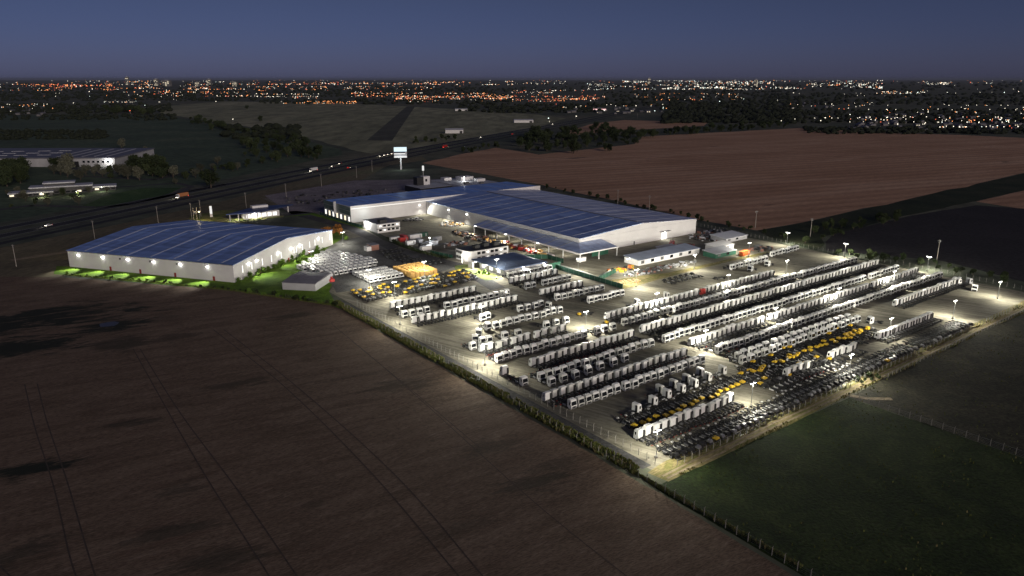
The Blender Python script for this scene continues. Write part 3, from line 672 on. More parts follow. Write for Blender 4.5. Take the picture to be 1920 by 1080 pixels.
# --- big roadside sign
sq = G(752, 318)
sg = thing('roadside_sign', 'tall lit advertising sign with pale blue top on a white column', 'sign', (sq.x, sq.y, 0), radians(8))
m = MB(); m.tube((0, 0, 0), (0, 0, 15.5), .9, .75, 12); m.obj('column', MAT['wallwhite'], sg)
m = MB(); m.b2(-7.3, 7.3, -1.2, 1.2, 13.6, 25.6); bd = m.obj('board', MAT['wallgrey'], sg)
m = MB(); m.b2(-7.1, 7.1, -1.35, -1.2, 20.6, 25.4); m.obj('upper_panel', MAT['signlit'], bd)
m = MB(); m.b2(-7.1, 5.2, -1.34, -1.2, 18.8, 20.4); m.obj('dark_band', plain('navy_sign_band', (.02, .03, .06), .5), bd)
m = MB(); m.b2(-7.1, 5.4, -1.36, -1.2, 17.6, 18.7); m.obj('white_band', MAT['signwhite'], bd)
m = MB(); m.b2(-7.1, 7.1, -1.36, -1.2, 13.8, 15.5); m.obj('lower_band', MAT['signwhite'], bd)
lamp('sign_glow', (0, -9, 12), 2200, (.8, .95, 1), .5, None, None, sg)

# --- old factory and offices beyond the highway
q = G(60, 309)
of2 = thing('old_factory', 'wide grey roofed factory with white front among trees beyond the highway', 'factory', (G(46, 313).x, G(46, 313).y, 0), radians(8))
m = MB(); m.prism([(-120, 14), (0, 0), (106, -14), (112, 110), (-120, 140)], 0, 10); m.obj('wall', MAT['wallgrey'], of2)
m = MB(); m.prism([(-121, 11), (0, -2), (107.5, -16), (113, 111), (-121, 141)], 10, 11); rf = m.obj('roof', MAT['greyroof'], of2)
for k in range(16):
    x, y = -100+(k % 5)*26+random.uniform(-4, 4), 26+(k//5)*28
    m = MB(); m.b2(x, x+15, y, y+2.2, 11, 11.4); m.obj('skylight', MAT['paleroof'], rf)
for k in range(5):
    m = MB(); m.b2(36+k*14, 37.6+k*14, 2, 100, 11, 11.4); m.obj('ridge_strip', MAT['paleroof'], rf)
m = MB(); m.box((56, -7.5, 3.2), (16, .4, 6.4), 0, -.131); m.obj('loading_door', MAT['blackwall'], of2)
for k in range(6):
    m = MB(); m.box((70+k*5.6, -9.35-k*.74, 6), (2.6, .4, 2.4), 0, -.131); m.obj('window', MAT['glass'], of2)
lamp('factory_light', (98, -18, 7), 5000, (1, .98, .9), .6, None, None, of2)
lamp('factory_light', (36, -4, 9), 3000, (1, 1, 1), .6, None, None, of2)
off3 = thing('company_office', 'long low office in stepped white bands by the highway', 'office', (G(16, 372).x, G(16, 372).y, 0), radians(27))
off3.scale = (.64, .8, .9)
for k, (x0, x1, y0, y1, h) in enumerate([(0, 52, 4, 22, 4.2), (24, 100, 14, 34, 7.6), (60, 130, 20, 40, 4.6), (40, 78, 24, 40, 10.5)]):
    m = MB(); m.b2(x0, x1, y0, y1, 0, h-1.1); wl = m.obj('wall', MAT['blackwall'], off3)
    m = MB(); m.b2(x0-1, x1+1, y0-1, y1+1, h-1.1, h); m.obj('roof', MAT['paleroof'], off3)
    for j in range(int((x1-x0)/7)):
        m = MB(); m.b2(x0+1+j*7, x0+6+j*7, y0-.1, y0+.05, 1, 2.6); m.obj('window', MAT['glass'] if (j*3+k) % 5 else MAT['litwarm'], wl)
lamp('office_court_light', (112, 10, 5), 2200, (1, .95, .7), .5, None, None, off3)
lamp('office_court_light', (40, -12, 4), 2200, (1, .93, .6), .5, None, None, off3)
lamp('office_court_light', (82, -16, 4), 2200, (1, .93, .6), .5, None, None, off3)
for (x, y) in ((112, 10), (40, -12), (82, -16)):
    m = MB(); m.tube((x, y, 0), (x, y, 4.2), .05); gp = m.obj('garden_lamp', MAT['steel'], off3); m = MB(); m.octa((x, y, 4.5), .35); m.obj('lens', MAT['lens'], gp)
for i, (px, py, w_, d_, h_, lab) in enumerate([(852, 250, 34, 16, 9, 'white barn alone on the airfield edge by the highway'), (982, 230, 46, 18, 8, 'long white barn beside the highway, far past the airfield'), (865, 208, 40, 20, 8, 'pale hangar at the far end of the airfield')]):
    q = G(px, py); b_ = thing('barn', lab, 'barn', (q.x, q.y, 0), radians(6))
    m = MB(); m.b2(-w_/2, w_/2, 0, d_, 0, h_*.7); m.obj('wall', MAT['wallwhite'], b_)
    m = MB(); m.profile([(-.6, h_*.7), (d_/2, h_), (d_+.6, h_*.7)], -w_/2-.4, w_/2+.4); m.obj('roof', MAT['paleroof'], b_)
    m = MB(); m.b2(w_*.3, w_*.45, -.15, .05, 0, h_*.5); m.obj('door', MAT['blackwall'], b_)

# ------------------------------------------------------------------ trucks
CABP = [(0, .42), (.02, 1.52), (-.24, 2.92), (-.52, 3.30), (-1.88, 3.36), (-1.94, .82), (-1.45, .82), (-1.32, .42)]
def wheel_data(name, r, w):
    m = MB(); m.tube((-w/2, 0, 0), (w/2, 0, 0), r, r, 14, 0, False)
    for sx in (-1, 1):
        n = 14; x = sx*w/2
        ring1 = [(x, r*cos(2*pi*i/n), r*sin(2*pi*i/n)) for i in range(n)]; ring2 = [(x-sx*.06, r*.58*cos(2*pi*i/n), r*.58*sin(2*pi*i/n)) for i in range(n)]
        m.add(ring1+ring2, [(i, (i+1) % n, n+(i+1) % n, n+i)[::sx] for i in range(n)], 0)
        m.add(ring2, [tuple(range(n))[::sx]], 1)
    return m.data(name, [MAT['tyre'], MAT['rim']])
TD = {}
m = MB(); m.profile(CABP, -1.2, 1.2); m.b2(-.9, .9, -1.75, -.8, 3.35, 3.44)
for sx in (-1, 1): m.b2(sx*1.22-.06, sx*1.22+.06, -.45, -.3, 1.7, 2.4)
TD['cab'] = m.data('cab', MAT['white'])
m = MB(); m.profile(CABP, -1.2, 1.2); m.b2(-1.1, 1.1, -1.85, -.62, 3.34, 3.75)
TD['cab_high'] = m.data('cab_high', MAT['white'])
MAT['offwhite'] = plain('off_white_paint', (.62, .62, .59), .4, var=.12); MAT['dullwhite'] = plain('dull_white_paint', (.50, .51, .52), .45, var=.15)
TD['cab_b'] = TD['cab'].copy(); TD['cab_b'].materials[0] = MAT['offwhite']; TD['cab_c'] = TD['cab'].copy(); TD['cab_c'].materials[0] = MAT['dullwhite']
m = MB(); m.profile(CABP, -1.2, 1.2); TD['cab_red'] = m.data('cab_red', MAT['red'])
m = MB(); m.add([(-1.09,.045,1.56),(1.09,.045,1.56),(1.0,-.20,2.82),(-1.0,-.20,2.82),(-1.09,-.02,1.56),(1.09,-.02,1.56),(1.0,-.27,2.82),(-1.0,-.27,2.82)], [(3,2,1,0)[::-1],(0,1,5,4),(2,3,7,6),(1,2,6,5),(3,0,4,7)]); TD['windscreen'] = m.data('windscreen', MAT['glass'])
m = MB(); m.b2(-.85, .85, .0, .04, .75, 1.25); TD['grille'] = m.data('grille', MAT['black'])
m = MB(); m.b2(-1.12, 1.12, -.05, .07, .40, .72); TD['bumper'] = m.data('bumper', MAT['grey'])
m = MB(); m.b2(-1.215, -1.195, -1.05, -.34, 1.66, 2.6); TD['side_window_near'] = m.data('side_window_near', MAT['glass'])
m = MB(); m.b2(1.195, 1.215, -1.05, -.34, 1.66, 2.6)
m_ai = MB(); m_ai.b2(.62, 1.18, -2.3, -1.97, .95, 3.05)  # black intake box, widened to stand in for the shaded gap between cabs
TD['intake_gap_shade'] = m_ai.data('intake_gap_shade', MAT['black'])
TD['side_window'] = m.data('side_window', MAT['glass'])
m = MB(); m.b2(-.15, .15, .02, .06, .48, .60); TD['headlight'] = m.data('headlight', MAT['alu'])
m = MB()
for sx in (-1, 1): m.b2(sx*.42-.05, sx*.42+.05, -7.0, -.6, .78, 1.02)
for y in (-2.3, -3.4, -4.5, -5.6, -6.95): m.b2(-.42, .42, y-.06, y+.06, .8, 1.0)
for y in (-1.35, -5.5): m.tube((-1.0, y, .5), (1.0, y, .5), .1, .1, 6)
m.b2(-.30, .30, -3.3, -1.2, .62, 1.0)
TD['chassis_frame'] = m.data('chassis_frame', MAT['black'])
m = MB(); m.tube((.78, -4.4, .72), (.78, -2.9, .72), .33, .33, 10); TD['fuel_tank'] = m.data('fuel_tank', MAT['alu'])
m = MB(); m.b2(-1.05, -.5, -3.6, -2.6, .45, 1.0); TD['battery_box'] = m.data('battery_box', MAT['grey'])
m = MB()
for sx in (-1, 1): m.b2(sx*.95-.2, sx*.95+.2, -7.06, -6.98, .8, .98)
TD['tail_light'] = m.data('tail_light', MAT['redlens'])
TD['front_wheel'] = wheel_data('front_wheel', .50, .30); TD['rear_wheel'] = wheel_data('rear_wheel', .50, .56)
m = MB(); 
for sx in (-1, 1): m.profile([(-6.15, 1.0), (-5.9, 1.14), (-5.1, 1.14), (-4.85, 1.0), (-5.1, 1.10), (-5.9, 1.10)], sx*.9-.3, sx*.9+.3)
TD['mudguard'] = m.data('mudguard', MAT['black'])
def simple_truck(mb, loc, rz, colour=0, high=False):
    s = MB(); s.profile(CABP, -1.2, 1.2, colour)
    if high: s.b2(-1.1, 1.1, -1.85, -.62, 3.34, 3.75, colour)
    s.add([(-1.09,.045,1.56),(1.09,.045,1.56),(1.0,-.20,2.82),(-1.0,-.20,2.82)], [(0,1,2,3)], 1)
    s.b2(-1.0, 1.0, .02, .06, .45, 1.15, 2)
    s.b2(.62, 1.18, -2.3, -1.97, .95, 3.05, 2)  # same black box, its width standing in for the shaded gap
    for sx in (-1, 1):
        s.b2(sx*1.205-.01, sx*1.205+.01, -1.05, -.34, 1.66, 2.6, 1)
        s.b2(sx*.42-.06, sx*.42+.06, -7.0, -1.9, .78, 1.02, 2)
        s.tube((sx*.9, -1.35, .5), (sx*1.18, -1.35, .5), .5, .5, 8, 2); s.tube((sx*.62, -5.5, .5), (sx*1.18, -5.5, .5), .5, .5, 8, 2)
    for y in (-2.6, -4.4, -6.9): s.b2(-.42, .42, y-.06, y+.06, .8, 1.0, 2)
    s.b2(-1.0, -.48, -3.6, -2.4, .45, 1.0, 3); s.b2(.48, 1.05, -4.2, -2.7, .45, 1.02, 3); s.b2(-.3, .3, -3.2, -1.95, .6, 1.0, 2)
    ca, sa = cos(rz), sin(rz)
    vs = [(loc[0]+x*ca-y*sa, loc[1]+x*sa+y*ca, z) for x, y, z in s.v]
    n = len(mb.v); mb.v += vs; mb.m += s.m
    for f in s.f: mb.f.append(tuple(i+n for i in f))
TMATS = [MAT['white'], MAT['glass'], MAT['black'], MAT['grey'], MAT['offwhite'], MAT['dullwhite']]
m = MB(); simple_truck(m, (0, 0), 0); TD['simple'] = m.data('far_truck', TMATS)
m = MB(); simple_truck(m, (0, 0), 0, 4); TD['simple_b'] = m.data('far_off_white_truck', TMATS)
m = MB(); simple_truck(m, (0, 0), 0, 0, True); TD['simple_high'] = m.data('far_high_truck', TMATS)
def full_truck(loc, rz, label, group, high=False):
    t = thing('truck', label, 'truck', loc, rz, group)
    c = link('cab', TD['cab_high' if high else random.choices(('cab', 'cab_b', 'cab_c'), (6, 3, 1))[0]], t)
    for k in ('windscreen', 'grille', 'side_window', 'bumper', 'intake_gap_shade'): link(k, TD[k], c)
    link('side_window', TD['side_window_near'], c)
    for sx in (-1, 1): link('headlight', TD['headlight'], c, (sx*.95, 0, .35))
    for k in ('chassis_frame', 'fuel_tank', 'battery_box', 'mudguard', 'tail_light'): link(k, TD[k], t)
    for sx in (-1, 1):
        link('front_wheel', TD['front_wheel'], t, (sx*1.02, -1.35, .5)); link('rear_wheel', TD['rear_wheel'], t, (sx*.88, -5.5, .5))
    return t
# block, row name, b of the visible cab foot, facing (+1 away from the camera), runs (a0, a1, count)
ROWS = [
 ('left', 131.5, 1, [(146.0, 187, 13)]),
 ('left', 145.0, 0, [(157.9, 204.6, 0)]),
 ('left', 157.2, -1, [(144.3, 163.4, 7), (168, 207, 13)]),
 ('left', 168.2, 1, [(141.5, 207.6, 20)]),
 ('left', 174.6, -1, [(150.5, 161, 3), (167, 186, 4)]),
 ('left', 180.5, -1, [(143.6, 144, 1), (150.6, 205.4, 17)]),
 ('left', 194.2, 1, [(143.4, 144, 1), (157, 207.2, 17)]),
 ('left', 203.5, -1, [(149.2, 191.8, 14), (198.9, 207.7, 3)]),
 ('left', 216.5, 1, [(150.7, 172, 7), (177, 190, 4)]),
 ('left', 221.5, -1, [(155, 158, 2), (166, 172, 2), (187, 198, 3)]),
 ('left', 234.2, -1, [(167.1, 205.4, 12)]),
 ('left', 246.0, -1, [(172, 175, 2), (193, 205, 4)]),
 ('left', 262.0, 1, [(147.6, 200.6, 17)]),
 ('left', 270.2, -1, [(147.9, 158.8, 4), (169.5, 203.6, 11)]),
 ('left', 286.8, 1, [(150.4, 194.1, 14)]),
 ('right', 132.8, 1, [(221.2, 232.6, 4), (249.2, 264.3, 5), (284.3, 327.6, 18)]),
 ('right', 147.6, -1, [(218.6, 297.7, 19)]),
 ('right', 151.6, -1, [(220.5, 296.5, 18)]),
 ('right', 160.3, -1, [(220.6, 403.2, 57)]),
 ('right', 173.3, 1, [(219.6, 402.2, 58)]),
 ('right', 180.8, -1, [(214, 400, 60)]),
 ('right', 195.6, 1, [(215.7, 403.2, 61)]),
 ('right', 204.6, -1, [(216.1, 235.6, 6), (240.4, 286.2, 14), (289, 334.8, 15), (337.5, 382, 14), (384.1, 399.5, 5)]),
 ('right', 217.0, 1, [(216.7, 275.0, 18), (281.5, 335.7, 18)]),
 ('right', 151.0, 1, [(334.9, 399.3, 22)]),
 ('right', 236.2, -1, [(330.4, 361.6, 9)]),
 ('right', 241.5, -1, [(374.9, 401.2, 8)]),
 ('middle', 237.0, -1, [(226.5, 246.5, 8)]),
 ('middle', 249.0, -1, [(217.4, 245.3, 9)]),
 ('middle', 262.8, 1, [(217.8, 241.8, 8)]),
 ('middle', 273.4, -1, [(218, 222, 2), (229.3, 245.4, 6)]),
 ('middle', 288.4, 1, [(218.9, 247.2, 9)]),
 ('middle', 295.4, -1, [(224.1, 251.1, 9)]),
]
BLOCKPH = {'left': 'the left block', 'right': 'the right block', 'middle': 'the block by the workshop'}
trk = []
cnt = {}
for (blk, b, face, runs) in ROWS:
    if face == 0: continue
    cnt[blk] = cnt.get(blk, 0)+1; rown = cnt[blk]; i = 0
    for (a0, a1, n) in runs:
        for k in range(n):
            if n > 16 and blk == 'right' and random.random() < .015: continue
            i += 1
            a = a0+(a1-a0)*(k/(n-1) if n > 1 else 0)+random.uniform(-.12, .12)
            jb = random.gauss(0, .28)
            bb = b+jb+(.6 if face > 0 else 0)
            rz = YAW+(0 if face > 0 else pi)+random.gauss(0, .022)
            lab = 'white truck, %s from the left in the %s nearest row of %s' % (ordn(i), ordn(rown), BLOCKPH[blk])
            trk.append((W(a, bb), rz, lab, 'trucks in the %s nearest row of %s' % (ordn(rown), BLOCKPH[blk]), random.random() < .16))
SIDE = [(157.9, 144.1), (166, 144.6), (173.6, 145.6), (174.5, 149.4), (180.6, 145.6), (181.5, 149.6), (187.5, 146), (188.5, 150), (195.5, 146.6), (197, 151), (204.6, 147.4)]
for i, (a, b) in enumerate(SIDE):
    trk.append((W(a+1.5, b), YAW-pi/2+random.uniform(-.06, .06), 'white truck parked sideways, %s from the left of the sideways trucks' % ordn(i+1), 'trucks parked sideways behind the front row', False))
for (a, b, dr, lab) in [(389.5, 139, .3, 'white truck parked at a slant below the two end trucks on the right'), (398, 149, 2.6, 'left of two slanted white trucks at the far right fence'), (403, 146, 2.7, 'right of two slanted white trucks at the far right fence'),
                    (300, 145, -.5, 'white truck standing alone beyond the loose double row on the right'), (242.5, 222.5, 2.9, 'lone white truck left of the empty lane by the green screen'), (262, 222, 2.95, 'lone white truck right of the empty lane by the green screen'),
                    (149, 219.5, 1.6, 'small lone white truck at the left end near the fence road'), (154, 226, 1.0, 'white truck at an angle beside the left fence lamp'), (159, 231, .9, 'white truck with chassis pointing left beside a lamp mast'),
                    (335, 229, 0.1, 'white truck in front of the short far row, left one'), (352, 230, 0.1, 'white truck in front of the short far row, right one'), (205, 243, .2, 'white truck behind the long middle row near the lane')]:
    trk.append((W(a, b), YAW+pi/2+dr, lab, 'single trucks standing apart', False))
trk.sort(key=lambda t: t[0].length)
far = MB()
for i, (p, rz, lab, grp, high) in enumerate(trk):
    if i < 135: full_truck((p.x, p.y, .045), rz, lab, grp, high)
    elif i < 298:
        o = link('truck', TD['simple_high' if high else random.choices(('simple', 'simple_b'), (2, 1))[0]], None, (p.x, p.y, .045), rz); tag(o, lab, 'truck', grp)
    else: simple_truck(far, (p.x, p.y), rz, random.choices((0, 4, 5), (6, 3, 1))[0], high)
q = W(279, 216.5); o = thing('red_truck', 'single dark red truck standing in the long row of white trucks', 'truck', (q.x, q.y, .045), YAW)
c = link('cab', TD['cab_red'], o); link('windscreen', TD['windscreen'], c); link('side_window', TD['side_window'], c); link('side_window', TD['side_window_near'], c)
for k in ('chassis_frame', 'fuel_tank', 'battery_box'): link(k, TD[k], o)
for sx in (-1, 1):
    link('front_wheel', TD['front_wheel'], o, (sx*1.02, -1.35, .5)); link('rear_wheel', TD['rear_wheel'], o, (sx*.88, -5.5, .5))
tag(far.obj('parked_trucks_beyond', TMATS), 'mass of white trucks in the far rows of the yard', 'trucks', None, 'stuff')

# ------------------------------------------------------------------ bare bus chassis
BD = {}
m = MB()
for sx in (-1, 1): m.b2(sx*.43-.05, sx*.43+.05, -4.2, 4.0, .62, .88)
for y in (-4.15, -3.0, -1.6, -.3, 1.0, 2.2, 3.3): m.b2(-.43, .43, y-.06, y+.06, .66, .84)
for y in (-2.2, 2.5): m.tube((-1, y, .48), (1, y, .48), .1, .1, 6)
m.b2(-1.05, 1.05, 3.95, 4.12, .45, .85); m.b2(-.35, .35, -1.4, 2.6, .5, .7)
BD['chassis_frame'] = m.data('bus_chassis_frame', MAT['black'])
def cov(name, mat, big=True):
    m = MB(); m.profile([(2.6, .9), (2.6, 1.55), (3.5, 1.6), (3.9, 1.25), (3.9, .9)], -.62, .62)
    if big: m.b2(-1.1, -.2, 3.2, 3.85, .95, 1.35)
    return m.data(name, mat)
BD['yellow'] = cov('yellow_engine_cover', MAT['yellow']); BD['grey'] = cov('dark_engine_cover', MAT['black'], False); BD['pale'] = cov('pale_engine_cover', MAT['alu'], False)
m = MB(); m.tube((.25, 3.2, 1.2), (.75, 3.0, 1.75), .03, .03, 5); m.tube((.75, 3.0, 1.72), (.75, 2.98, 1.78), .24, .24, 10); m.b2(.45, 1.0, 2.0, 2.5, .9, 1.35); BD['driver_post'] = m.data('driver_post', MAT['black'])
MAT['pale'] = plain('pale_plastic', (.48, .48, .47), .6)
m = MB(); m.tube((-.8, -.9, .6), (-.8, .6, .6), .26, .26, 8); m.b2(-.75, -.5, .55, .75, .5, 1.05); BD['air_tank'] = m.data('air_tank', MAT['pale'])
m = MB(); m.b2(.1, .75, -3.6, -3.0, .88, 1.2); BD['filter_box'] = m.data('filter_box', MAT['pale'])
m = MB(); m.b2(.5, 1.05, -1.0, .5, .4, .85); BD['tank'] = m.data('bus_fuel_tank', MAT['grey'])
BD['wheel'] = TD['front_wheel']
def simple_bus(kind):
    s = MB()
    for sx in (-1, 1):
        s.b2(sx*.43-.06, sx*.43+.06, -4.2, 4.0, .62, .9, 0)
        for y in (-2.2, 2.5): s.tube((sx*.82, y, .5), (sx*1.15, y, .5), .5, .5, 8, 0)
    for y in (-4.1, -3, -1.5, 0, 1.3): s.b2(-.43, .43, y-.07, y+.07, .66, .86, 0)
    s.b2(-1.05, 1.05, 3.95, 4.12, .45, .9, 0); s.profile([(2.6, .9), (2.6, 1.55), (3.5, 1.6), (3.9, 1.25), (3.9, .9)], -.62, .62, 1)
    if kind == 'yellow': s.b2(-1.1, -.2, 3.2, 3.85, .95, 1.35, 1)
    s.tube((-.8, -.9, .6), (-.8, .6, .6), .26, .26, 7, 2); s.b2(.5, 1.05, -1.0, .5, .4, .85, 3)
    return s.data('bus_chassis_'+kind, [MAT['black'], MAT[{'yellow': 'yellow', 'grey': 'tyre', 'pale': 'alu'}[kind]], MAT['steel'], MAT['black']])
BSIMPLE = {k: simple_bus(k) for k in ('yellow', 'grey', 'pale')}
BROWS = [ # phrase, b centre, a0, a1, n, weights yellow/grey/pale, facing
 ('the front chassis row by the meadow', 120.3, 146, 203, 22, (.03, .55, .42), -1),
 ('the yellow line behind the front trucks', 140.0, 150, 206, 19, (.95, .05, 0), -1),
 ('the grey chassis row along the dirt track', 120.8, 206, 283, 30, (.1, .5, .4), -1),
 ('the second row from the track', 128.6, 207, 247, 15, (.35, .55, .1), 1),
 ('the lower line of the dense block', 137.6, 207, 247, 18, (.85, .1, .05), 1),
 ('the upper line of the dense block', 144.6, 214, 292, 30, (.85, .1, .05), -1),
 ('the short yellow line beside the right lamp', 137.2, 267, 293, 11, (.85, .1, .05), 1),
 ('the chassis line below the tight cab row', 120.6, 288, 331, 18, (0, .6, .4), -1),
 ('the near line of the left lot', 306.0, 147, 209, 24, (.52, .28, .2), 1),
 ('the middle line of the left lot', 312.6, 147, 211, 24, (.52, .28, .2), 1),
 ('the far line of the left lot', 319.0, 148, 213, 24, (.5, .25, .25), 1),
 ('the near line below the hedge road', 346, 197, 214, 6, (0, 1, 0), 1),
 ('the second line below the hedge road', 356, 197, 208, 5, (0, 1, 0), 1),
 ('the third line below the hedge road', 366, 196, 205, 4, (0, 1, 0), 1),
 ('the fourth line below the hedge road', 376, 196, 206, 5, (0, 1, 0), 1),
 ('the farthest line below the hedge road', 387, 199, 211, 5, (0, 1, 0), 1),
 ('the loose chassis group by the empty lane', 240.0, 283, 305, 6, (0, .8, .2), 1),
]
bus = []
for (ph, b, a0, a1, n, wts, face) in BROWS:
    for k in range(n):
        kind = random.choices(('yellow', 'grey', 'pale'), wts)[0]
        a = a0+(a1-a0)*k/(n-1)+random.uniform(-.15, .15)
        word = {'yellow': 'chassis with yellow cover', 'grey': 'dark bare chassis', 'pale': 'chassis with pale cover'}[kind]
        jb = 1.0 if 'front trucks' in ph else 1.9 if 'dense' in ph or 'yellow' in ph or 'lot' in ph else .5
        bus.append((W(a, b+random.uniform(-jb, jb)), YAW+(0 if (face > 0) != (jb > 1 and random.random() < .25) else pi)+random.uniform(-.06, .06), kind, '%s, %s from left in %s' % (word, ordn(k+1), ph), 'bare chassis in ' + ph))
for (a, b, lab) in [(213, 226.5, 'yellow bus chassis just left of the long white truck row'), (214.5, 211, 'yellow bus chassis lying low between two white rows'), (212, 252, 'yellow chassis at the left end of the middle block'), (310, 229, 'dark chassis alone on the empty lane')]:
    bus.append((W(a, b), YAW+pi/2*.9, 'yellow' if 'yellow' in lab else 'grey', lab, 'bus chassis standing apart'))
bus.sort(key=lambda t: t[0].length)
for i, (p, rz, kind, lab, grp) in enumerate(bus):
    if i < 110:
        t = thing('bus_chassis', lab, 'bus chassis', (p.x, p.y, .045), rz, grp)
        link('chassis_frame', BD['chassis_frame'], t); link('engine_cover', BD[kind], t); link('driver_post', BD['driver_post'], t); link('air_tank', BD['air_tank'], t); link('fuel_tank', BD['tank'], t)
        if random.random() < .6: link('filter_box', BD['filter_box'], t)
        for sx in (-1, 1):
            for y in (-2.2, 2.5): link('wheel', BD['wheel'], t, (sx*.98, y, .5))
    else:
        o = link('bus_chassis', BSIMPLE[kind], None, (p.x, p.y, .045), rz); tag(o, lab, 'bus chassis', grp)

# ------------------------------------------------------------------ delivery vans
m = MB()
VP = [(0, .4), (.05, .95), (-.55, 1.15), (-1.15, 1.95), (-1.5, 2.4), (-4.7, 2.45), (-4.85, .45)]
m.profile(VP, -.97, .97, 0)
m.add([(-.86,-.52,1.16),(.86,-.52,1.16),(.80,-1.11,1.94),(-.80,-1.11,1.94)], [(0,1,2,3)], 1)
for sx in (-1, 1):
    m.b2(sx*.975-.01, sx*.975+.01, -2.3, -1.35, 1.35, 2.0, 1)
    for y in (-1.0, -3.9): m.tube((sx*.72, y, .36), (sx*.98, y, .36), .36, .36, 9, 2)
m.b2(-.9, .9, .0, .07, .4, .75, 2)
VAN = m.data('delivery_van', [MAT['white'], MAT['glass'], MAT['tyre']])
rows_v = []
for r in range(9):
    b = 355+r*5.75
    lo = 144.5+max(0, (b-379)*1.08) if b > 379 else 144.5+max(0, 372-b)*.42
    hi = 190-max(0, b-369)*.42 if b > 369 else 176+(b-352)*.8
    n = int((hi-lo)/2.8)
    rows_v.append((r, b, lo, n, 'the van lot'))
nv = 0
for (r, b, lo, n, ph) in rows_v:
    for k in range(n):
        if random.random() < .03: continue
        p = W(lo+k*2.8+random.uniform(-.1, .1), b+random.uniform(-.2, .2))
        o = link('delivery_van', VAN, None, (p.x, p.y, .06), YAW+pi+random.uniform(-.03, .03)); nv += 1
        tag(o, 'white van, %s from the left in the %s nearest row of the large van lot' % (ordn(k+1), ordn(r+1)), 'van', 'vans in the lot by the warehouse')
for r in range(4):
    b = 330.5+r*5.4
    for k in range(8):
        p = W(162.5+k*2.5+random.uniform(-.1, .1), b+random.uniform(-.2, .2))
        o = link('delivery_van', VAN, None, (p.x, p.y, .06), YAW+pi+random.uniform(-.03, .03))
        tag(o, 'white van, %s from the left in the %s nearest row beside the timber crates' % (ordn(k+1), ordn(r+1)), 'van', 'vans beside the timber crates')

# ------------------------------------------------------------------ crates, containers, scrap
m = MB(); m.b2(-1.1, 1.1, -2.9, 2.9, .12, 2.5)
for y in (-2.4, -.8, .8, 2.4): m.b2(-1.16, 1.16, y-.1, y+.1, .0, 2.8)
for x in (-.8, 0, .8): m.b2(x-.08, x+.08, -2.96, 2.96, .0, 2.58)
CRATE = m.data('timber_crate', MAT['wood'])
for r in range(3):
    for k in range(6):
        p = W(184.5+k*2.75+random.uniform(-.1, .1), 330+r*6.9+random.uniform(-.3, .3))
        o = link('timber_crate', CRATE, None, (p.x, p.y, .06), YAW+random.uniform(-.02, .02))
        tag(o, 'long yellow timber crate, %s from the left in the %s nearest crate row' % (ordn(k+1), ordn(r+1)), 'crate', 'timber crates under the lamp')
def container(loc, rz, mat, label, L=6.1, h=2.6, w=2.44, door=True):
    t = thing('container', label, 'container', loc, rz, 'containers and cabins')
    m = MB(); m.b2(-L/2, L/2, -w/2, w/2, .1, h)
    n = int(L/.4)
    for k in range(n):
        x = -L/2+(k+.5)*L/n
        for sy in (-1, 1): m.b2(x-.08, x+.08, sy*(w/2+.02)-.02, sy*(w/2+.02)+.02, .2, h-.1)
    m.obj('body', mat, t)
    m = MB(); m.b2(-L/2-.03, L/2+.03, -w/2-.06, w/2+.06, h, h+.08); m.obj('roof', MAT['paleroof'] if mat in (MAT['wallwhite'], MAT['paleroof']) else mat, t)
    if door:
        m = MB(); m.b2(L/2-1.8, L/2-.9, -w/2-.09, -w/2-.04, .15, 2.2); m.obj('door', MAT['steel'], t)
    return t
CONT = [(221.6, 415, 'wallwhite', 'white container at the left end of the container yard', .0), (225, 410, 'red', 'dark red container behind the left white container', .1), (229, 417, 'red', 'rust red container farthest left at the back of the container yard', 1.5), (224, 399, 'wallwhite', 'white container, second along the hedge in the container yard', .05),
        (231, 400, 'paleroof', 'pale grey container in the middle of the container yard', 1.4), (236, 414, 'wallwhite', 'white cabin at the back of the container yard', .0), (243, 416, 'wallgreen', 'dark green container at the back of the container yard', .0), (227, 388, 'blackwall', 'black container behind the nearest white one', .1),
        (224.5, 380, 'wallwhite', 'lit white container nearest the road bend', .1), (232, 378, 'blackwall', 'black container right of the lit white one', .1), (238, 392, 'paleroof', 'pale container at the right of the container yard', 1.2), (243, 398, 'wallgrey', 'grey container at the right back of the container yard', .3), (234, 390, 'paleroof', 'low pale roofed cabin between dark containers', .2)]
for (a, b, mt, lab, dr) in CONT:
    p = W(a, b); container((p.x, p.y, .05), YAW-pi/4*0+dr, MAT[mt], lab, 9.0 if 'cabin' in lab or 'lit' in lab else 6.1)
lamp('container_light', tuple(W(229, 384))+(6,), 4500, (.95, 1, .98), .4)
tag(link('yard_flood', None, None, tuple(W(229, 384))+(0,)), 'short lamp post among the containers', 'lamp post')
yf = bpy.data.objects['yard_flood']
m = MB(); m.tube((0, 0, 0), (0, 0, 6.2), .09, .07, 8); m.obj('pole', MAT['steel'], yf)
m = MB(); m.box((0, 0, 6.3), (.9, .4, .25)); m.obj('lamp_head', MAT['lens'], yf)

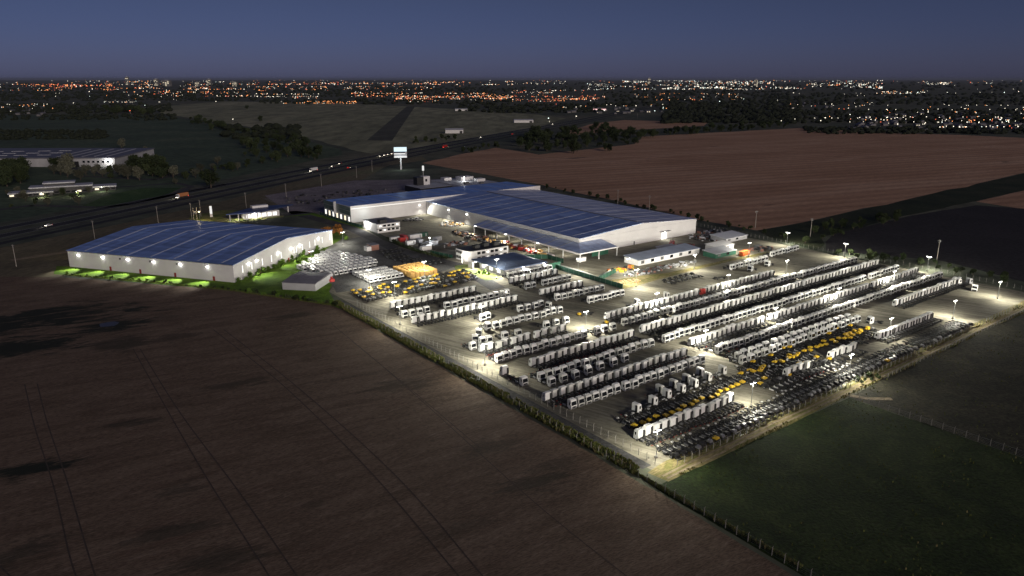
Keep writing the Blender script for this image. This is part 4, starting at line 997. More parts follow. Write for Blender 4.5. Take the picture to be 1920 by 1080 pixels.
# long pale sheds and works cabins right of the hall
def cabin(a, b, L, D, h, wall, roofm, label, rz=0.0, name='works_shed'):
    p = W(a, b); t = thing(name, label, 'shed', (p.x, p.y, .05), YAW+rz)
    m = MB(); m.b2(0, L, 0, D, 0, h); m.obj('wall', wall, t)
    m = MB(); slab(m, [(-.4, -.5, h+.05), (L+.4, -.5, h+.05), (L+.4, D+.5, h+.9), (-.4, D+.5, h+.9)], .2); m.obj('roof', roofm, t)
    for k in range(max(1, int(L/8))):
        m = MB(); m.b2(2+k*8, 4.5+k*8, -.08, .02, .9, h-.6); m.obj('window' if k % 3 else 'door', MAT['glass'] if k % 2 else MAT['grey'], t)
    return t
cabin(297, 274, 52, 11, 3.2, MAT['wallwhite'], plain('pale_blue_roof', (.36, .41, .52), .5, scale=.2), 'long pale shed with bluish roof right of the main hall')
cabin(345, 259, 19, 9, 2.8, MAT['wallgreen'], MAT['paleroof'], 'small green walled shed with pale roof by the lit path')
cabin(357, 268, 17, 8, 3.4, MAT['wallwhite'], MAT['wallwhite'], 'bright white works cabin beside the small green shed')
cabin(331, 288, 14, 4, 2.4, MAT['wallwhite'], MAT['paleroof'], 'narrow white cabin parked behind the long pale shed')
cabin(385, 282, 22, 12, 2.6, MAT['wallgrey'], MAT['skylight'], 'white topped grey shelter in the far works yard')
p = W(366, 254.5); t = container((p.x, p.y, .05), YAW+.1, MAT['orange'], 'bright orange container at the bend of the lit path', 8.0, 2.6)
p = W(351, 297); container((p.x, p.y, .05), YAW+.6, MAT['red'], 'dull red container by the right end of the main hall', 9.0, 2.6)
lamp('cabin_light', tuple(W(370, 264))+(5,), 1500, (1, .97, .85), .4)
SCR = [MAT['grey'], MAT['brickred'], MAT['steel'], MAT['black'], MAT['paleroof'], MAT['wood'], MAT['orange']]
def heap(name, label, cat, cx, cy, ra, rb, n, smax, mats, group=None, zf=1.0):
    m = MB()
    for k in range(n):
        a, r = random.uniform(0, 2*pi), math.sqrt(random.random())
        p = W(cx+ra*r*cos(a), cy+rb*r*sin(a)); s = random.uniform(.3, 1)*smax
        m.box((p.x, p.y, .05+s*zf*.3*random.uniform(.6, 1.6)), (s*random.uniform(.5, 1.6), s*random.uniform(.4, 1.2), s*zf*random.uniform(.3, .9)), random.randrange(len(mats)), random.uniform(0, pi))
    return tag(m.obj(name, mats), label, cat, group)
heap('parts_heap', 'mixed grey parts lying on rough ground above the lit path', 'heap', 293, 263, 19, 4, 130, 1.5, SCR[:5])
heap('parts_heap', 'pale broken blocks heaped at the middle of the lit path', 'heap', 318, 262, 14, 4, 90, 1.2, [MAT['paleroof'], MAT['concrete'], MAT['steel']])
heap('parts_heap', 'reddish scrap pile at the near corner of the far works yard', 'heap', 354, 290, 9, 6, 60, 2.2, [MAT['brickred'], MAT['red'], MAT['grey']])
heap('parts_heap', 'orange and dark machine parts beside the green screened pen', 'heap', 283, 274, 11, 4, 60, 1.6, [MAT['orange'], MAT['black'], MAT['yellow']])
heap('parts_heap', 'scattered steel racks in the far works yard behind the hall', 'heap', 397, 300, 22, 14, 130, 2.2, SCR[:5])
heap('parts_heap', 'dark scrap on pale sand near the far fence lamp', 'heap', 388, 258, 10, 6, 50, 2.2, [MAT['black'], MAT['brickred'], MAT['grey']])
heap('parts_heap', 'white parts stacked under the hall wall lamp', 'heap', 283, 440, 11, 9, 150, 1.6, [MAT['wallwhite'], MAT['wood'], MAT['grey'], MAT['wallwhite']])
heap('parts_heap', 'brown and black parts laid along the canopy edge', 'heap', 268, 385, 5, 34, 190, 2.0, [MAT['black'], MAT['brickred'], MAT['wood'], MAT['grey']])
heap('parts_heap', 'red and white racks under the blue canopy', 'heap', 272.5, 342, 3, 26, 110, 2.6, [MAT['red'], MAT['wallwhite'], MAT['brickred'], MAT['wood']])
heap('parts_heap', 'white machine frames standing against the wing wall', 'heap', 267, 470, 8, 4, 50, 2.4, [MAT['wallwhite'], MAT['black'], MAT['grey']])
heap('parts_heap', 'rusty oddments at the right of the container yard', 'heap', 247, 382, 8, 5, 70, 2.2, [MAT['brickred'], MAT['black'], MAT['paleroof']])
heap('parts_heap', 'dark crates spread over the forecourt behind the wing', 'heap', 292, 610, 34, 22, 45, 2.6, [MAT['black'], MAT['black'], MAT['grey']])
heap('parts_heap', 'small dark pallets along the left edge of the forecourt', 'heap', 245, 610, 20, 30, 45, 2.2, [MAT['black'], MAT['black'], MAT['grey']])
heap('spoil_heap', 'orange sandy spoil spread at the end of the green screen', 'heap', 268, 254, 8, 4, 170, .9, [plain('orange_sand', (.52, .26, .10), .95), plain('pale_sand', (.5, .42, .25), .95)], None, .3)
bo = W(196.5, 398); bt = thing('brick_kiosk', 'small brick kiosk with white end by the access road', 'kiosk', (bo.x, bo.y, .05), YAW)
m = MB(); m.b2(0, 5, 0, 6, 0, 3.2); m.obj('wall', MAT['brickred'], bt)
m = MB(); m.b2(-3, -.05, 0, 4, 0, 2.6); m.obj('white_end', MAT['wallwhite'], bt)
m = MB(); m.b2(-.3, 5.3, -.3, 6.3, 3.2, 3.4); m.obj('roof', MAT['greyroof'], bt)

# ------------------------------------------------------------------ green screen fences
def screen(name, label, pts, h, mat, capmat=None):
    t = thing(name, label, 'fence', (0, 0, 0))
    m = MB(); pm_ = MB()
    for i in range(len(pts)-1):
        p, q = W(*pts[i]), W(*pts[i+1]); d = q-p; L = d.length; an = math.atan2(d.y, d.x); c = (p+q)/2
        m.box((c.x, c.y, h/2+.05), (L-.1, .06, h), 0, an)
        for k in range(int(L/4)+1):
            s = p+d*min(1, k*4/L); pm_.box((s.x, s.y, h/2+.15), (.12, .12, h+.3), 0, an)
    m.obj('mesh_panel', mat, t); pm_.obj('posts', MAT['steel'], t); return t
screen('green_fence', 'long green mesh fence beside the block of trucks by the workshop', [(256.6, 246.5), (256.6, 302)], 2.4, MAT['wallgreen'])
screen('green_fence', 'green mesh fence branching off towards the machine pen', [(257.2, 264), (277, 271.5)], 2.4, MAT['wallgreen'])
screen('green_fence', 'green mesh fence above the blue grey workshop roof', [(252, 329), (268, 318), (268, 304)], 2.6, MAT['wallgreen'])
screen('white_wall', 'low white block wall behind the long green fence', [(260.5, 302), (260.5, 277), (259, 267), (275, 273.5)], 1.6, MAT['wallwhite'])
screen('green_fence', 'low green mesh fence in front of the glazed wing', [(222.5, 536), (223.5, 486), (224, 466)], 1.8, MAT['wallgreen'])
screen('green_fence', 'green mesh fence closing the near end of the hedge', [(222, 372), (225.5, 353)], 1.6, MAT['wallgreen'])

# ------------------------------------------------------------------ yard lamp masts
POLES = [ # base point, mast height, strength, label
 (385.5, 127.2, 8.2, 1.0, 'lamp mast at the far right corner of the yard by the slanted trucks'),
 (336.0, 126.3, 8.2, 1.0, 'lamp mast at the right verge below the rightmost truck row'),
 (412.5, 171.6, 8.0, .9, 'lamp mast on the far fence, at the right'),
 (408.0, 216.0, 8.0, .9, 'lamp mast on the far fence, near the end of the longest rows'),
 (410.0, 255.0, 8.0, .8, 'lamp mast on the far fence, at the left beyond the spoil'),
 (343.5, 212.4, 8.2, .8, 'lamp mast in the upper lane, right of the short far rows'),
 (314.8, 167.0, 8.2, 1.0, 'lamp mast between long truck rows, halfway along'),
 (365.7, 167.0, 8.2, 1.0, 'lamp mast between long truck rows, at the far end'),
 (265.3, 167.0, 8.2, 1.0, 'lamp mast between long truck rows, left of the middle'),
 (219.5, 166.6, 8.2, 1.1, 'lamp mast between long truck rows, at their left end'),
 (294.5, 212.6, 8.2, .9, 'lamp mast in the upper lane, behind the red truck'),
 (242.6, 212.0, 8.2, 1.0, 'lamp mast in the upper lane, above the first long row'),
 (199.1, 211.2, 8.2, 1.1, 'lamp mast in the middle of the yard among the scattered trucks'),
 (264.3, 244.8, 9.0, 1.2, 'lamp mast by the sandy spoil at the end of the green fence'),
 (280.2, 266.0, 8.2, .8, 'lamp mast behind the green machine pen'),
 (258.9, 281.8, 8.2, 1.0, 'lamp mast behind the green fence near the canopy corner'),
 (315.5, 250.4, 8.2, .9, 'lamp mast by the long pale shed'),
 (364.5, 250.6, 8.2, .8, 'lamp mast near the bright orange container'),
 (190.3, 125.0, 8.2, .75, 'lamp mast among the yellow chassis by the meadow'),
 (290.0, 131.0, 8.2, .7, 'lamp mast at the left end of the tight cab row'),
 (168.1, 241.7, 8.6, 1.1, 'slim lamp mast left of the middle, in the open lane'),
 (218.2, 299.5, 10.5, .8, 'tall lamp mast at the bright workshop corner'),
 (191.0, 326.6, 8.0, .75, 'lamp mast in front of the yellow timber crates'),
 (158.7, 299.6, 8.2, .9, 'lamp mast between the left chassis lot and the truck rows'),
 (160.0, 328.4, 8.0, .6, 'lamp mast left of the small van group'),
 (190.0, 424.0, 8.0, .4, 'lamp mast at the top corner of the van lot'),
 (153.5, 385.5, 8.0, .27, 'lamp mast at the left edge of the van lot'),
 (143.6, 204.7, 8.2, 1.1, 'lamp mast on the left fence road by the truck rows'),
 (141.8, 121.0, 8.2, .6, 'lamp mast at the nearest corner of the yard'),
 (238.5, 119.3, 8.2, 1.0, 'lamp mast at the verge where the cross fence starts'),
 (141.8, 264.0, 8.2, .6, 'lamp mast on the left fence road near the chassis lot'),
]
PM = MB(); PM.tube((0, 0, 0), (0, 0, 8.0), .12, .07, 8); PM.tube((0, 0, 0), (0, 0, .7), .2, .18, 8); POLE_D = PM.data('lamp_pole', MAT['steel'])
PM = MB(); PM.tube((-1.0, 0, 7.95), (1.0, 0, 7.95), .05, .05, 6); ARM_D = PM.data('cross_arm', MAT['steel'])
PM = MB(); PM.box((0, 0, .17), (.95, .62, .08)); HEAD_D = PM.data('lamp_head', MAT['steel'])
PM = MB(); PM.box((0, 0, -.0), (.72, .46, .24)); LENS_D = PM.data('lamp_lens', MAT['lens'])
PM = MB(); PM.box((0, 0, .3), (.7, .7, .6)); FOOT_D = PM.data('concrete_foot', MAT['concrete'])
LAMP_W = 20000
for (a, b, h, s, lab) in POLES:
    p = W(a, b); t = thing('lamp_mast', lab, 'lamp mast', (p.x, p.y, .05), YAW+(pi/2 if a > 400 else 0), 'yard lamp masts')
    z = h/8.0
    o = link('pole', POLE_D, t); o.scale = (1, 1, z)
    link('concrete_foot', FOOT_D, t)
    o = link('cross_arm', ARM_D, t, (0, 0, 8*(z-1)))
    for sx in (-1, 1):
        hd = link('lamp_head', HEAD_D, t, (sx*.85, 0, h)); link('lens', LENS_D, hd)
    lamp('mast_light', (0, 0, h-.55), LAMP_W*s*.30, (1, .96, .79), .45, None, None, t)
    for sy in (-1, 1):
        f_ = lamp('mast_flood', (0, sy*.3, h-.5), LAMP_W*s*1.0, (1, .96, .80), .45, 150, (.35*sy, sy*.85, -.55), t); f_.data.spot_blend = 1.0

# ------------------------------------------------------------------ fences with concrete posts
def post_fence(name, label, pts, step, h, lean=True, wires=True, maxp=100):
    t = thing(name, label, 'fence', (0, 0, 0))
    P = []
    for i in range(len(pts)-1):
        p, q = Vector(pts[i]), Vector(pts[i+1]); n = max(1, int((q-p).length/step))
        P += [(p+(q-p)*k/n, (q-p).normalized()) for k in range(n)]
    P.append((Vector(pts[-1]), P[-1][1]))
    m = MB(); m.box((0, 0, h/2), (.13, .13, h))
    if lean: m.tube((0, 0, h), (0, .35, h+.35), .055, .045, 5)
    D = m.data('fence_post', MAT['concrete'])
    rest = MB()
    for i, (p, d) in enumerate(sorted(P, key=lambda k: k[0].length)):
        an = math.atan2(d.y, d.x)
        if i < maxp: link('post', D, t, (p.x, p.y, 0), an)
        else: rest.box((p.x, p.y, h/2), (.13, .13, h), 0, an)
    if rest.v: tag(rest.obj('far_posts', MAT['concrete'], t), kind='stuff')
    if wires:
        m = MB()
        for i in range(len(P)-1):
            a, b = P[i][0], P[i+1][0]
            for z in (.35, .8, 1.25, 1.7, h-.05):
                m.tube((a.x, a.y, z), (b.x, b.y, z), .012, .012, 3, 0, False)
        m.obj('wires', MAT['steel'], t)
    return t
post_fence('boundary_fence', 'concrete post fence along the edge of the brown stubble field', [W(133.3, 300), W(132.6, 200), W(130.6, 114), W(129, 70), W(127.5, 20)], 3.0, 2.0, True, True, 95)
post_fence('yard_fence', 'concrete post fence between the left fence road and the trucks', [W(139.6, 300), W(139.2, 119)], 3.0, 2.1)
post_fence('yard_fence', 'pale post fence along the verge below the chassis rows', [W(143, 114.6), W(235, 115.0), W(330, 115.4), W(408, 115.2)], 3.0, 1.9)
post_fence('far_fence', 'concrete post fence at the far side of the yard', [W(410, 110), W(415.5, 172), W(411.5, 222), W(416, 330), W(424, 420), W(432, 520), W(430, 640)], 3.2, 2.1)
post_fence('cross_fence', 'concrete post fence crossing between the meadow and dark rough pasture', [W(222, 110), W(222.6, 30)], 3.1, 1.8)
post_fence('track_fence', 'low post fence on the outer side of the dirt track', [W(246, 110.8), W(330, 111.4), W(412, 111)], 3.0, 1.5, False)

# ------------------------------------------------------------------ wooden power poles
m = MB(); m.tube((0, 0, 0), (0, 0, 12.5), .2, .13, 8); PD = m.data('power_pole', MAT['pole'])
m = MB(); m.box((0, 0, 11.8), (2.2, .14, .16)); m.box((0, 0, 10.9), (1.5, .12, .14))
for x in (-1, -.5, .5, 1): m.tube((x, 0, 11.88), (x, 0, 12.15), .05, .05, 6)
PA = m.data('cross_arm', MAT['steel'])
PW = [((31, 500), 'power pole nearest the camera, left of the blue roofed warehouse'), ((178, 449), 'power pole just behind the left end of the warehouse roof'), ((297, 419), 'power pole behind the far roof edge of the warehouse'), ((377, 406), 'power pole left of the filling station'),
      ((462, 390), 'power pole right behind the filling station roof'), ((537, 371), 'power pole by the forecourt fence'), ((603, 350), 'power pole at the left corner of the dark forecourt'), ((669, 334), 'power pole behind the forecourt'), ((698, 322), 'power pole left of the big sign'),
      ((360, 412), 'thin pole beside the filling station approach'), ((1158, 384), 'pole behind the far eave of the main hall'), ((1217, 396), 'pole at the right of the far hall roof'), ((1416, 428), 'pole above the far works yard'), ((1519, 444), 'pole beyond the far fence, left'), ((1756, 490), 'pole beyond the far fence, right'), ((1195, 222), 'pole in front of the little town')]
prevp = None
for (pxy, lab) in PW:
    p = G(*pxy); t = thing('power_pole', lab, 'power pole', (p.x, p.y, 0), math.atan2(HD.y, HD.x)+pi/2, 'wooden power poles')
    link('pole', PD, t); link('cross_arm', PA, t)
q = G(367, 413); tr_ = thing('pole_transformer', 'grey transformer on twin poles beside the filling station road', 'transformer', (q.x, q.y, 0))
m = MB()
for x in (-1.2, 1.2): m.tube((x, 0, 0), (x, 0, 9.5), .16, .12, 8)
m.obj('twin_pole', MAT['pole'], tr_)
m = MB(); m.b2(-1.4, 1.4, -.5, .5, 5, 5.2); m.b2(-.7, .7, -.45, .45, 5.2, 6.8); m.obj('tank', MAT['steel'], tr_)

# ------------------------------------------------------------------ highway traffic
def bodyprof(m, prof, w, mi=0): m.profile(prof, -w/2, w/2, mi)
m = MB(); bodyprof(m, [(0, .35), (.05, .75), (-.95, .92), (-1.6, 1.42), (-3.0, 1.45), (-3.75, .98), (-4.4, .9), (-4.45, .35)], 1.75); CARB = m
def car(loc, rz, col, label):
    t = thing('car', label, 'car', loc, rz, 'vehicles on the highway')
    link('body', CARB.data('car_body', col), t)
    m = MB(); m.profile([(-1.0, .93), (-1.6, 1.40), (-3.0, 1.43), (-3.7, .99)], -.9, .9); m.obj('windows', MAT['glass'], t)
    for sx in (-1, 1):
        m = MB(); m.box((sx*.6, .06, .65), (.45, .12, .3)); m.obj('headlight', MAT['headlamp'], t)
        m = MB(); m.box((sx*.65, -4.46, .8), (.4, .08, .22)); m.obj('tail_light', MAT['taillamp'], t)
        for y in (-.85, -3.55):
            m = MB(); m.tube((sx*.66, y, .32), (sx*.9, y, .32), .32, .32, 10); m.obj('wheel', MAT['tyre'], t)
    lamp('headlight_beam', (0, 1.2, .8), 900, (1, .9, .7), .2, 70, (0, 1, -.12), t)
    return t
def lorry(loc, rz, boxmat, cabmat, label):
    t = thing('lorry', label, 'lorry', loc, rz, 'vehicles on the highway')
    m = MB(); m.profile(CABP, -1.2, 1.2); c = m.obj('cab', cabmat, t); link('windscreen', TD['windscreen'], c); link('side_window', TD['side_window'], c); link('side_window', TD['side_window_near'], c)
    for sx in (-1, 1):
        m = MB(); m.box((sx*.9, .1, .62), (.5, .12, .3)); m.obj('headlight', MAT['headlamp'], c)
    m = MB(); m.b2(-1.25, 1.25, -12.5, -2.4, 1.05, 3.9); m.obj('cargo_box', boxmat, t)
    m = MB(); m.b2(-.5, .5, -12.3, -1.6, .7, 1.03); m.obj('chassis_frame', MAT['black'], t)
    m = MB(); m.b2(-1.1, 1.1, -12.58, -12.51, .75, 1.0); m.obj('tail_light', MAT['taillamp'], t)
    for y in (-1.35, -9.2, -10.6):
        for sx in (-1, 1): link('wheel', TD['rear_wheel'], t, (sx*.9, y, .5))
    lamp('headlight_beam', (0, 1.4, 1.0), 1500, (1, .92, .75), .2, 70, (0, 1, -.12), t)
    return t
hz = math.atan2(HD.y, HD.x)-pi/2
def onhw(px, py): q = G(px, py); return (q.x, q.y, .07)
car(onhw(86, 425), hz+pi, MAT['white'], 'white car with bright headlights at the far left of the highway')
lorry(onhw(332, 372), hz+pi, plain('orange_tarp', (.5, .2, .08), .7), MAT['white'], 'lorry with orange load coming down the highway')
lorry(onhw(582, 322), hz+pi, MAT['white'], MAT['white'], 'white box lorry with lit headlights in the middle of the highway')
car(onhw(622, 313), hz+pi, MAT['grey'], 'grey car following the white lorry on the highway')
car(onhw(636, 308), hz+pi, MAT['black'], 'dark car second behind the white lorry')
car(onhw(656, 315), hz, MAT['red'], 'red car with glowing tail lights driving away')
for i, (px, py, lab) in enumerate([(712, 294, 'first of four close cars left of the big sign'), (720, 292, 'second of four close cars left of the big sign'), (727, 290.5, 'third of four close cars left of the big sign'), (734, 289, 'last of four close cars left of the big sign')]): car(onhw(px, py), hz+pi, MAT['white' if i % 2 else 'grey'], lab)
lorry(onhw(838, 276), hz, MAT['red'], MAT['red'], 'red lorry driving away on the highway beyond the sign')
car(onhw(901, 258), hz+pi, MAT['white'], 'single bright car far along the highway')
car(onhw(962, 252), hz, MAT['red'], 'far red car on the highway below the white barn')
car(onhw(1030, 228), hz+pi, MAT['white'], 'left of two far bright cars near the town')
car(onhw(1036, 233), hz+pi, MAT['white'], 'right of two far bright cars near the town')

# ------------------------------------------------------------------ trees
def leaf_mat(name, a, b):
    m, t = newmat(name, a, .8, 0, .15)
    inf = t.node('ShaderNodeObjectInfo'); n1 = t.noise(t.pos(obj=True), .45, 3, .6)
    f = t.math('MULTIPLY_ADD', inf.outputs['Random'], .5, 0.0); f = t.math('ADD', f, t.math('MULTIPLY', n1, .6))
    t.link(t.mix(f, a, b), t.bsdf.inputs['Base Color']); return m
LEAF = leaf_mat('dark_leaves', (.020, .032, .014), (.05, .065, .026)); LEAF2 = leaf_mat('pale_leaves', (.06, .065, .05), (.13, .13, .09)); LEAF3 = leaf_mat('garden_leaves', (.05, .10, .014), (.13, .22, .035)); LEAF4 = leaf_mat('rust_leaves', (.20, .08, .02), (.34, .15, .04))
def crown(m, R, H, z0, n, s, clumps=9, seed=0, flat=1.0):
    rn = random.Random(seed); C = []
    for k in range(clumps):
        a = rn.uniform(0, 2*pi); r = R*.62*math.sqrt(rn.random()); z = z0+H*rn.uniform(.15, .85)
        C.append((r*cos(a), r*sin(a), z, R*rn.uniform(.32, .55)))
    C.append((0, 0, z0+H*.6, R*.6))
    for k in range(n):
        cx, cy, cz, cr = rn.choice(C)
        d = Vector((rn.gauss(0, 1), rn.gauss(0, 1), rn.gauss(0, 1))).normalized()*cr*(rn.random()**.35)
        c = Vector((cx, cy, cz))+Vector((d.x, d.y, d.z*flat))
        if c.z < z0*.7: continue
        u = Vector((rn.gauss(0, 1), rn.gauss(0, 1), rn.gauss(0, 1))).normalized(); v = u.orthogonal().normalized()
        q = s*rn.uniform(.6, 1.3)
        m.face([c-u*q*.5-v*q*.3, c+u*q*.5-v*q*.35, c+u*q*.3+v*q*.45, c-u*q*.4+v*q*.4])
def tree_data(R, H, z0, n, s, seed, mat, clumps=9):
    m = MB(); crown(m, R, H, z0, n, s, clumps, seed); cr = m.data('tree_crown', mat)
    m = MB(); rn = random.Random(seed+5); m.tube((0, 0, 0), (.1, .1, z0+H*.55), R*.075, R*.03, 7)
    for k in range(5):
        a = rn.uniform(0, 2*pi); zb = z0*.7+H*.12*k; m.tube((0, 0, zb), (cos(a)*R*.6, sin(a)*R*.6, zb+H*.3), R*.03, R*.012, 5)
    return cr, m.data('tree_trunk', MAT['bark'])
TREES = [tree_data(5.5, 8.5, 1.4, 900, .95, 1, LEAF, 11), tree_data(4.2, 7.0, 1.0, 650, .85, 2, LEAF, 9), tree_data(6.5, 10, 1.5, 1200, 1.0, 3, LEAF, 15), tree_data(6.5, 10.5, 2.2, 1100, .95, 4, LEAF2, 13), tree_data(3.4, 11, 1.2, 700, .85, 6, LEAF, 8)]
def tree(p, kind, sc, label, group=None):
    kd = 'bush' if ('bush' in label or 'scrub' in label) else 'tree'
    t = thing(kd, label, kd, (p.x, p.y, 0), random.uniform(0, 6.28), group); t.scale = (sc, sc, sc*random.uniform(.85, 1.15))
    cr, tk = TREES[kind]; link('crown', cr, t); link('trunk', tk, t); return t
def inpoly(p, poly):
    x, y = p; r = False
    for i in range(len(poly)):
        (x1, y1), (x2, y2) = poly[i], poly[i-1]
        if (y1 > y) != (y2 > y) and x < (x2-x1)*(y-y1)/(y2-y1)+x1: r = not r
    return r
def scatter(poly, n, group, label, kinds=(0, 1, 2), sc=(.8, 1.4), mind=5):
    P = [tuple(G(*q)) for q in poly]; xs = [p[0] for p in P]; ys = [p[1] for p in P]; out = []
    tries = 0
    while len(out) < n and tries < n*60:
        tries += 1
        q = (random.uniform(min(xs), max(xs)), random.uniform(min(ys), max(ys)))
        if inpoly(q, P) and all((q[0]-o[0])**2+(q[1]-o[1])**2 > mind*mind for o in out): out.append(q)
    for q in out: tree(Vector(q), random.choice(kinds), random.uniform(*sc), label, group)
scatter([(945, 272), (1000, 252), (1075, 246), (1130, 240), (1180, 252), (1195, 272), (1150, 284), (1060, 289), (985, 284)], 96, 'trees of the copse by the ploughed field', 'dark leafy tree in the copse beside the big ploughed field', (0, 1, 2), (.9, 1.6), 7)
scatter([(1180, 254), (1320, 242), (1480, 232), (1480, 240), (1330, 250), (1190, 262)], 60, 'tree row between the brown fields', 'dark tree in the belt between the two brown fields', (0, 1, 2), (.8, 1.2), 12)
scatter([(450, 262), (560, 262), (600, 280), (600, 300), (520, 305), (460, 300)], 48, 'trees left of the highway bend', 'dark tree in the thicket between airfield and highway', (0, 1, 2), (.8, 1.3), 8)
scatter([(345, 222), (395, 225), (420, 238), (520, 250), (560, 266), (450, 262), (370, 240)], 38, 'hedgerow trees beside the airfield', 'dark hedgerow tree along the near edge of the airfield', (0, 1, 2), (.8, 1.3), 10)
scatter([(245, 305), (300, 315), (330, 330), (300, 335), (250, 330)], 26, 'trees by the old factory lot', 'dark tree beside the old factory car park', (0, 2, 4), (.9, 1.4), 9)
scatter([(-20, 315), (50, 318), (50, 345), (-20, 355)], 24, 'trees in front of the old factory', 'tall dark tree at the left edge before the old factory', (0, 2), (1.0, 1.5), 9)
scatter([(770, 262), (850, 256), (860, 264), (770, 272)], 12, 'bushes above the big sign', 'low dark tree above the big sign by the runway end', (0, 1), (.6, .9), 8)
scatter([(860, 285), (930, 270), (945, 276), (880, 292)], 10, 'bushes at the corner of the ploughed field', 'low bushy tree at the left corner of the ploughed field', (0, 1), (.5, .8), 7)
scatter([(100, 326), (235, 322), (240, 334), (110, 340)], 14, 'trees between factory and office', 'leafy tree between the old factory and the company office', (0, 3, 3), (.6, 1.0), 9)
scatter([(0, 372), (20, 362), (110, 366), (180, 356), (215, 352), (215, 360), (110, 380), (10, 392)], 16, 'trees before the company office', 'small garden tree in front of the company office', (1, 3), (.4, .65), 8)
scatter([(300, 332), (430, 312), (520, 300), (520, 306), (430, 322), (330, 345)], 22, 'trees along the pasture lane', 'dark tree along the lane through the left pasture', (0, 1, 3), (.6, 1.0), 9)
scatter([(190, 208), (285, 206), (290, 216), (200, 218)], 16, 'wood beside the left pasture', 'dark tree in the small wood beyond the left pasture', (0, 2), (1.2, 1.8), 14)
scatter([(1010, 352), (1200, 390), (1310, 414), (1400, 436), (1470, 452), (1480, 446), (1310, 408), (1010, 346)], 34, 'bushes along the far side of the hall', 'low dark bush along the field edge behind the main hall', (0, 1), (.25, .45), 5)
scatter([(1480, 440), (1600, 415), (1680, 400), (1690, 412), (1560, 450), (1500, 458)], 22, 'scrub between the far fields', 'dark scrub tree between the dark tilled and brown fields', (0, 1), (.4, .7), 6)
scatter([(1560, 480), (1740, 505), (1900, 535), (1900, 525), (1740, 492), (1580, 466)], 22, 'bushes beyond the far fence', 'dark bush just beyond the far concrete fence', (0, 1), (.3, .5), 6)
for (px, py, k, sc, lab) in [(396, 352, 2, 1.5, 'big round dark tree alone beside the highway'), (408, 308, 3, .8, 'pale leaved tree in the dark pasture left of the highway'), (240, 336, 3, 1.35, 'large pale tree right of the old factory car park'), (262, 338, 3, 1.0, 'pale tree just right of the large pale tree'), (126, 326, 3, 1.5, 'broad pale tree in front of the old factory'), (108, 318, 2, 1.3, 'dark tree against the white factory front'),
                             (228, 280, 3, 1.1, 'pale tree behind the right end of the factory'), (276, 288, 3, .8, 'small pale tree in the pasture behind the factory'), (90, 386, 3, .55, 'small lit palm like tree left in front of the company office'), (148, 384, 3, .55, 'small lit tree right in front of the company office'), (330, 345, 3, .5, 'small lit tree by the turning loop'), (488, 228, 0, 1.3, 'dark tree alone on the airfield grass'), (463, 205, 2, 1.2, 'far dark clump alone at the airfield edge'), (118, 366, 0, .6, 'dark shrub tree beside the office steps')]:
    tree(G(px, py), k, sc, lab)
# shrubs along the lit warehouse wall and the boundary
SHD = []
for k, mt in enumerate((LEAF3, LEAF3, LEAF4, LEAF)):
    m = MB(); crown(m, 1.5, 2.0, .3, 150, .5, 6, 40+k); SHD.append((m.data('shrub_leaves', mt)))
m = MB(); m.tube((0, 0, 0), (0, 0, 1.2), .1, .05, 6)
for k in range(4): m.tube((0, 0, .2), (.7*cos(k*1.6), .7*sin(k*1.6), 1.3), .05, .02, 5)
SHS = m.data('shrub_stem', MAT['bark'])
def shrub(p, k, sc, label, group):
    t = thing('shrub', label, 'shrub', (p.x, p.y, .03), random.uniform(0, 6.28), group); t.scale = (sc, sc, sc*random.uniform(.8, 1.3))
    link('leaves', SHD[k], t); link('stems', SHS, t)
pa, pb = W(110.5, 373), W(185.5, 432)
for k in range(30):
    p = pa+(pb-pa)*(k/29)+Vector((random.uniform(-1, 1), random.uniform(-1, 1)))*1.0
    shrub(p, random.choice((0, 1, 1)), random.uniform(.7, 1.5), 'leafy shrub against the long windowed wall of the warehouse', 'shrubs along the windowed wall')
for k in range(14):
    p = G(*random.choice([(612, 452), (622, 450), (600, 470), (640, 452), (585, 478), (565, 490)]))+Vector((random.uniform(-4, 4), random.uniform(-4, 4)))
    shrub(p, random.choice((0, 1)), random.uniform(.9, 1.8), 'bright green bush on the lawn between warehouse and vans', 'bushes on the warehouse lawn')
for k in range(12):
    p = G(625, 437)+Vector((random.uniform(-6, 6), random.uniform(-7, 7)))
    shrub(p, 2, random.uniform(1.0, 1.9), 'rust coloured bush at the far corner of the warehouse', 'rust bushes by the warehouse corner')
ln = [G(120, 515), G(300, 530), G(440, 545), G(560, 562), G(640, 574)]
for k in range(46):
    s = k/46*4; i = int(s); p = ln[i]+(ln[i+1]-ln[i])*(s-i)+Vector((random.uniform(-1, 1), random.uniform(-1, 1)))*1.2
    shrub(p, random.choice((3, 3, 0)), random.uniform(.35, .7) if k < 26 else random.uniform(.6, 1.25), 'dark young shrub in the hedge line along the stubble field', 'hedge shrubs along the stubble field')
for k in range(10):
    p = W(random.uniform(215, 221), random.uniform(300, 316)); shrub(p, 1, random.uniform(.4, .7), 'small shrub on the pale grass bank by the workshop', 'shrubs on the grass bank')
for k in range(36):
    b = 352+k*2.0; p = W(220.4+math.sin((b-354)/66*pi)*-3.8, b); shrub(p, 3, random.uniform(.7, .95), 'clipped dark shrub in the hedge beside the access road', 'hedge along the container yard')
for k in range(9):
    p = W(random.uniform(236, 246), random.uniform(112, 116)); shrub(p, 3, random.uniform(.4, .8), 'weedy bush in the verge below a lamp mast', 'weeds in the verge')

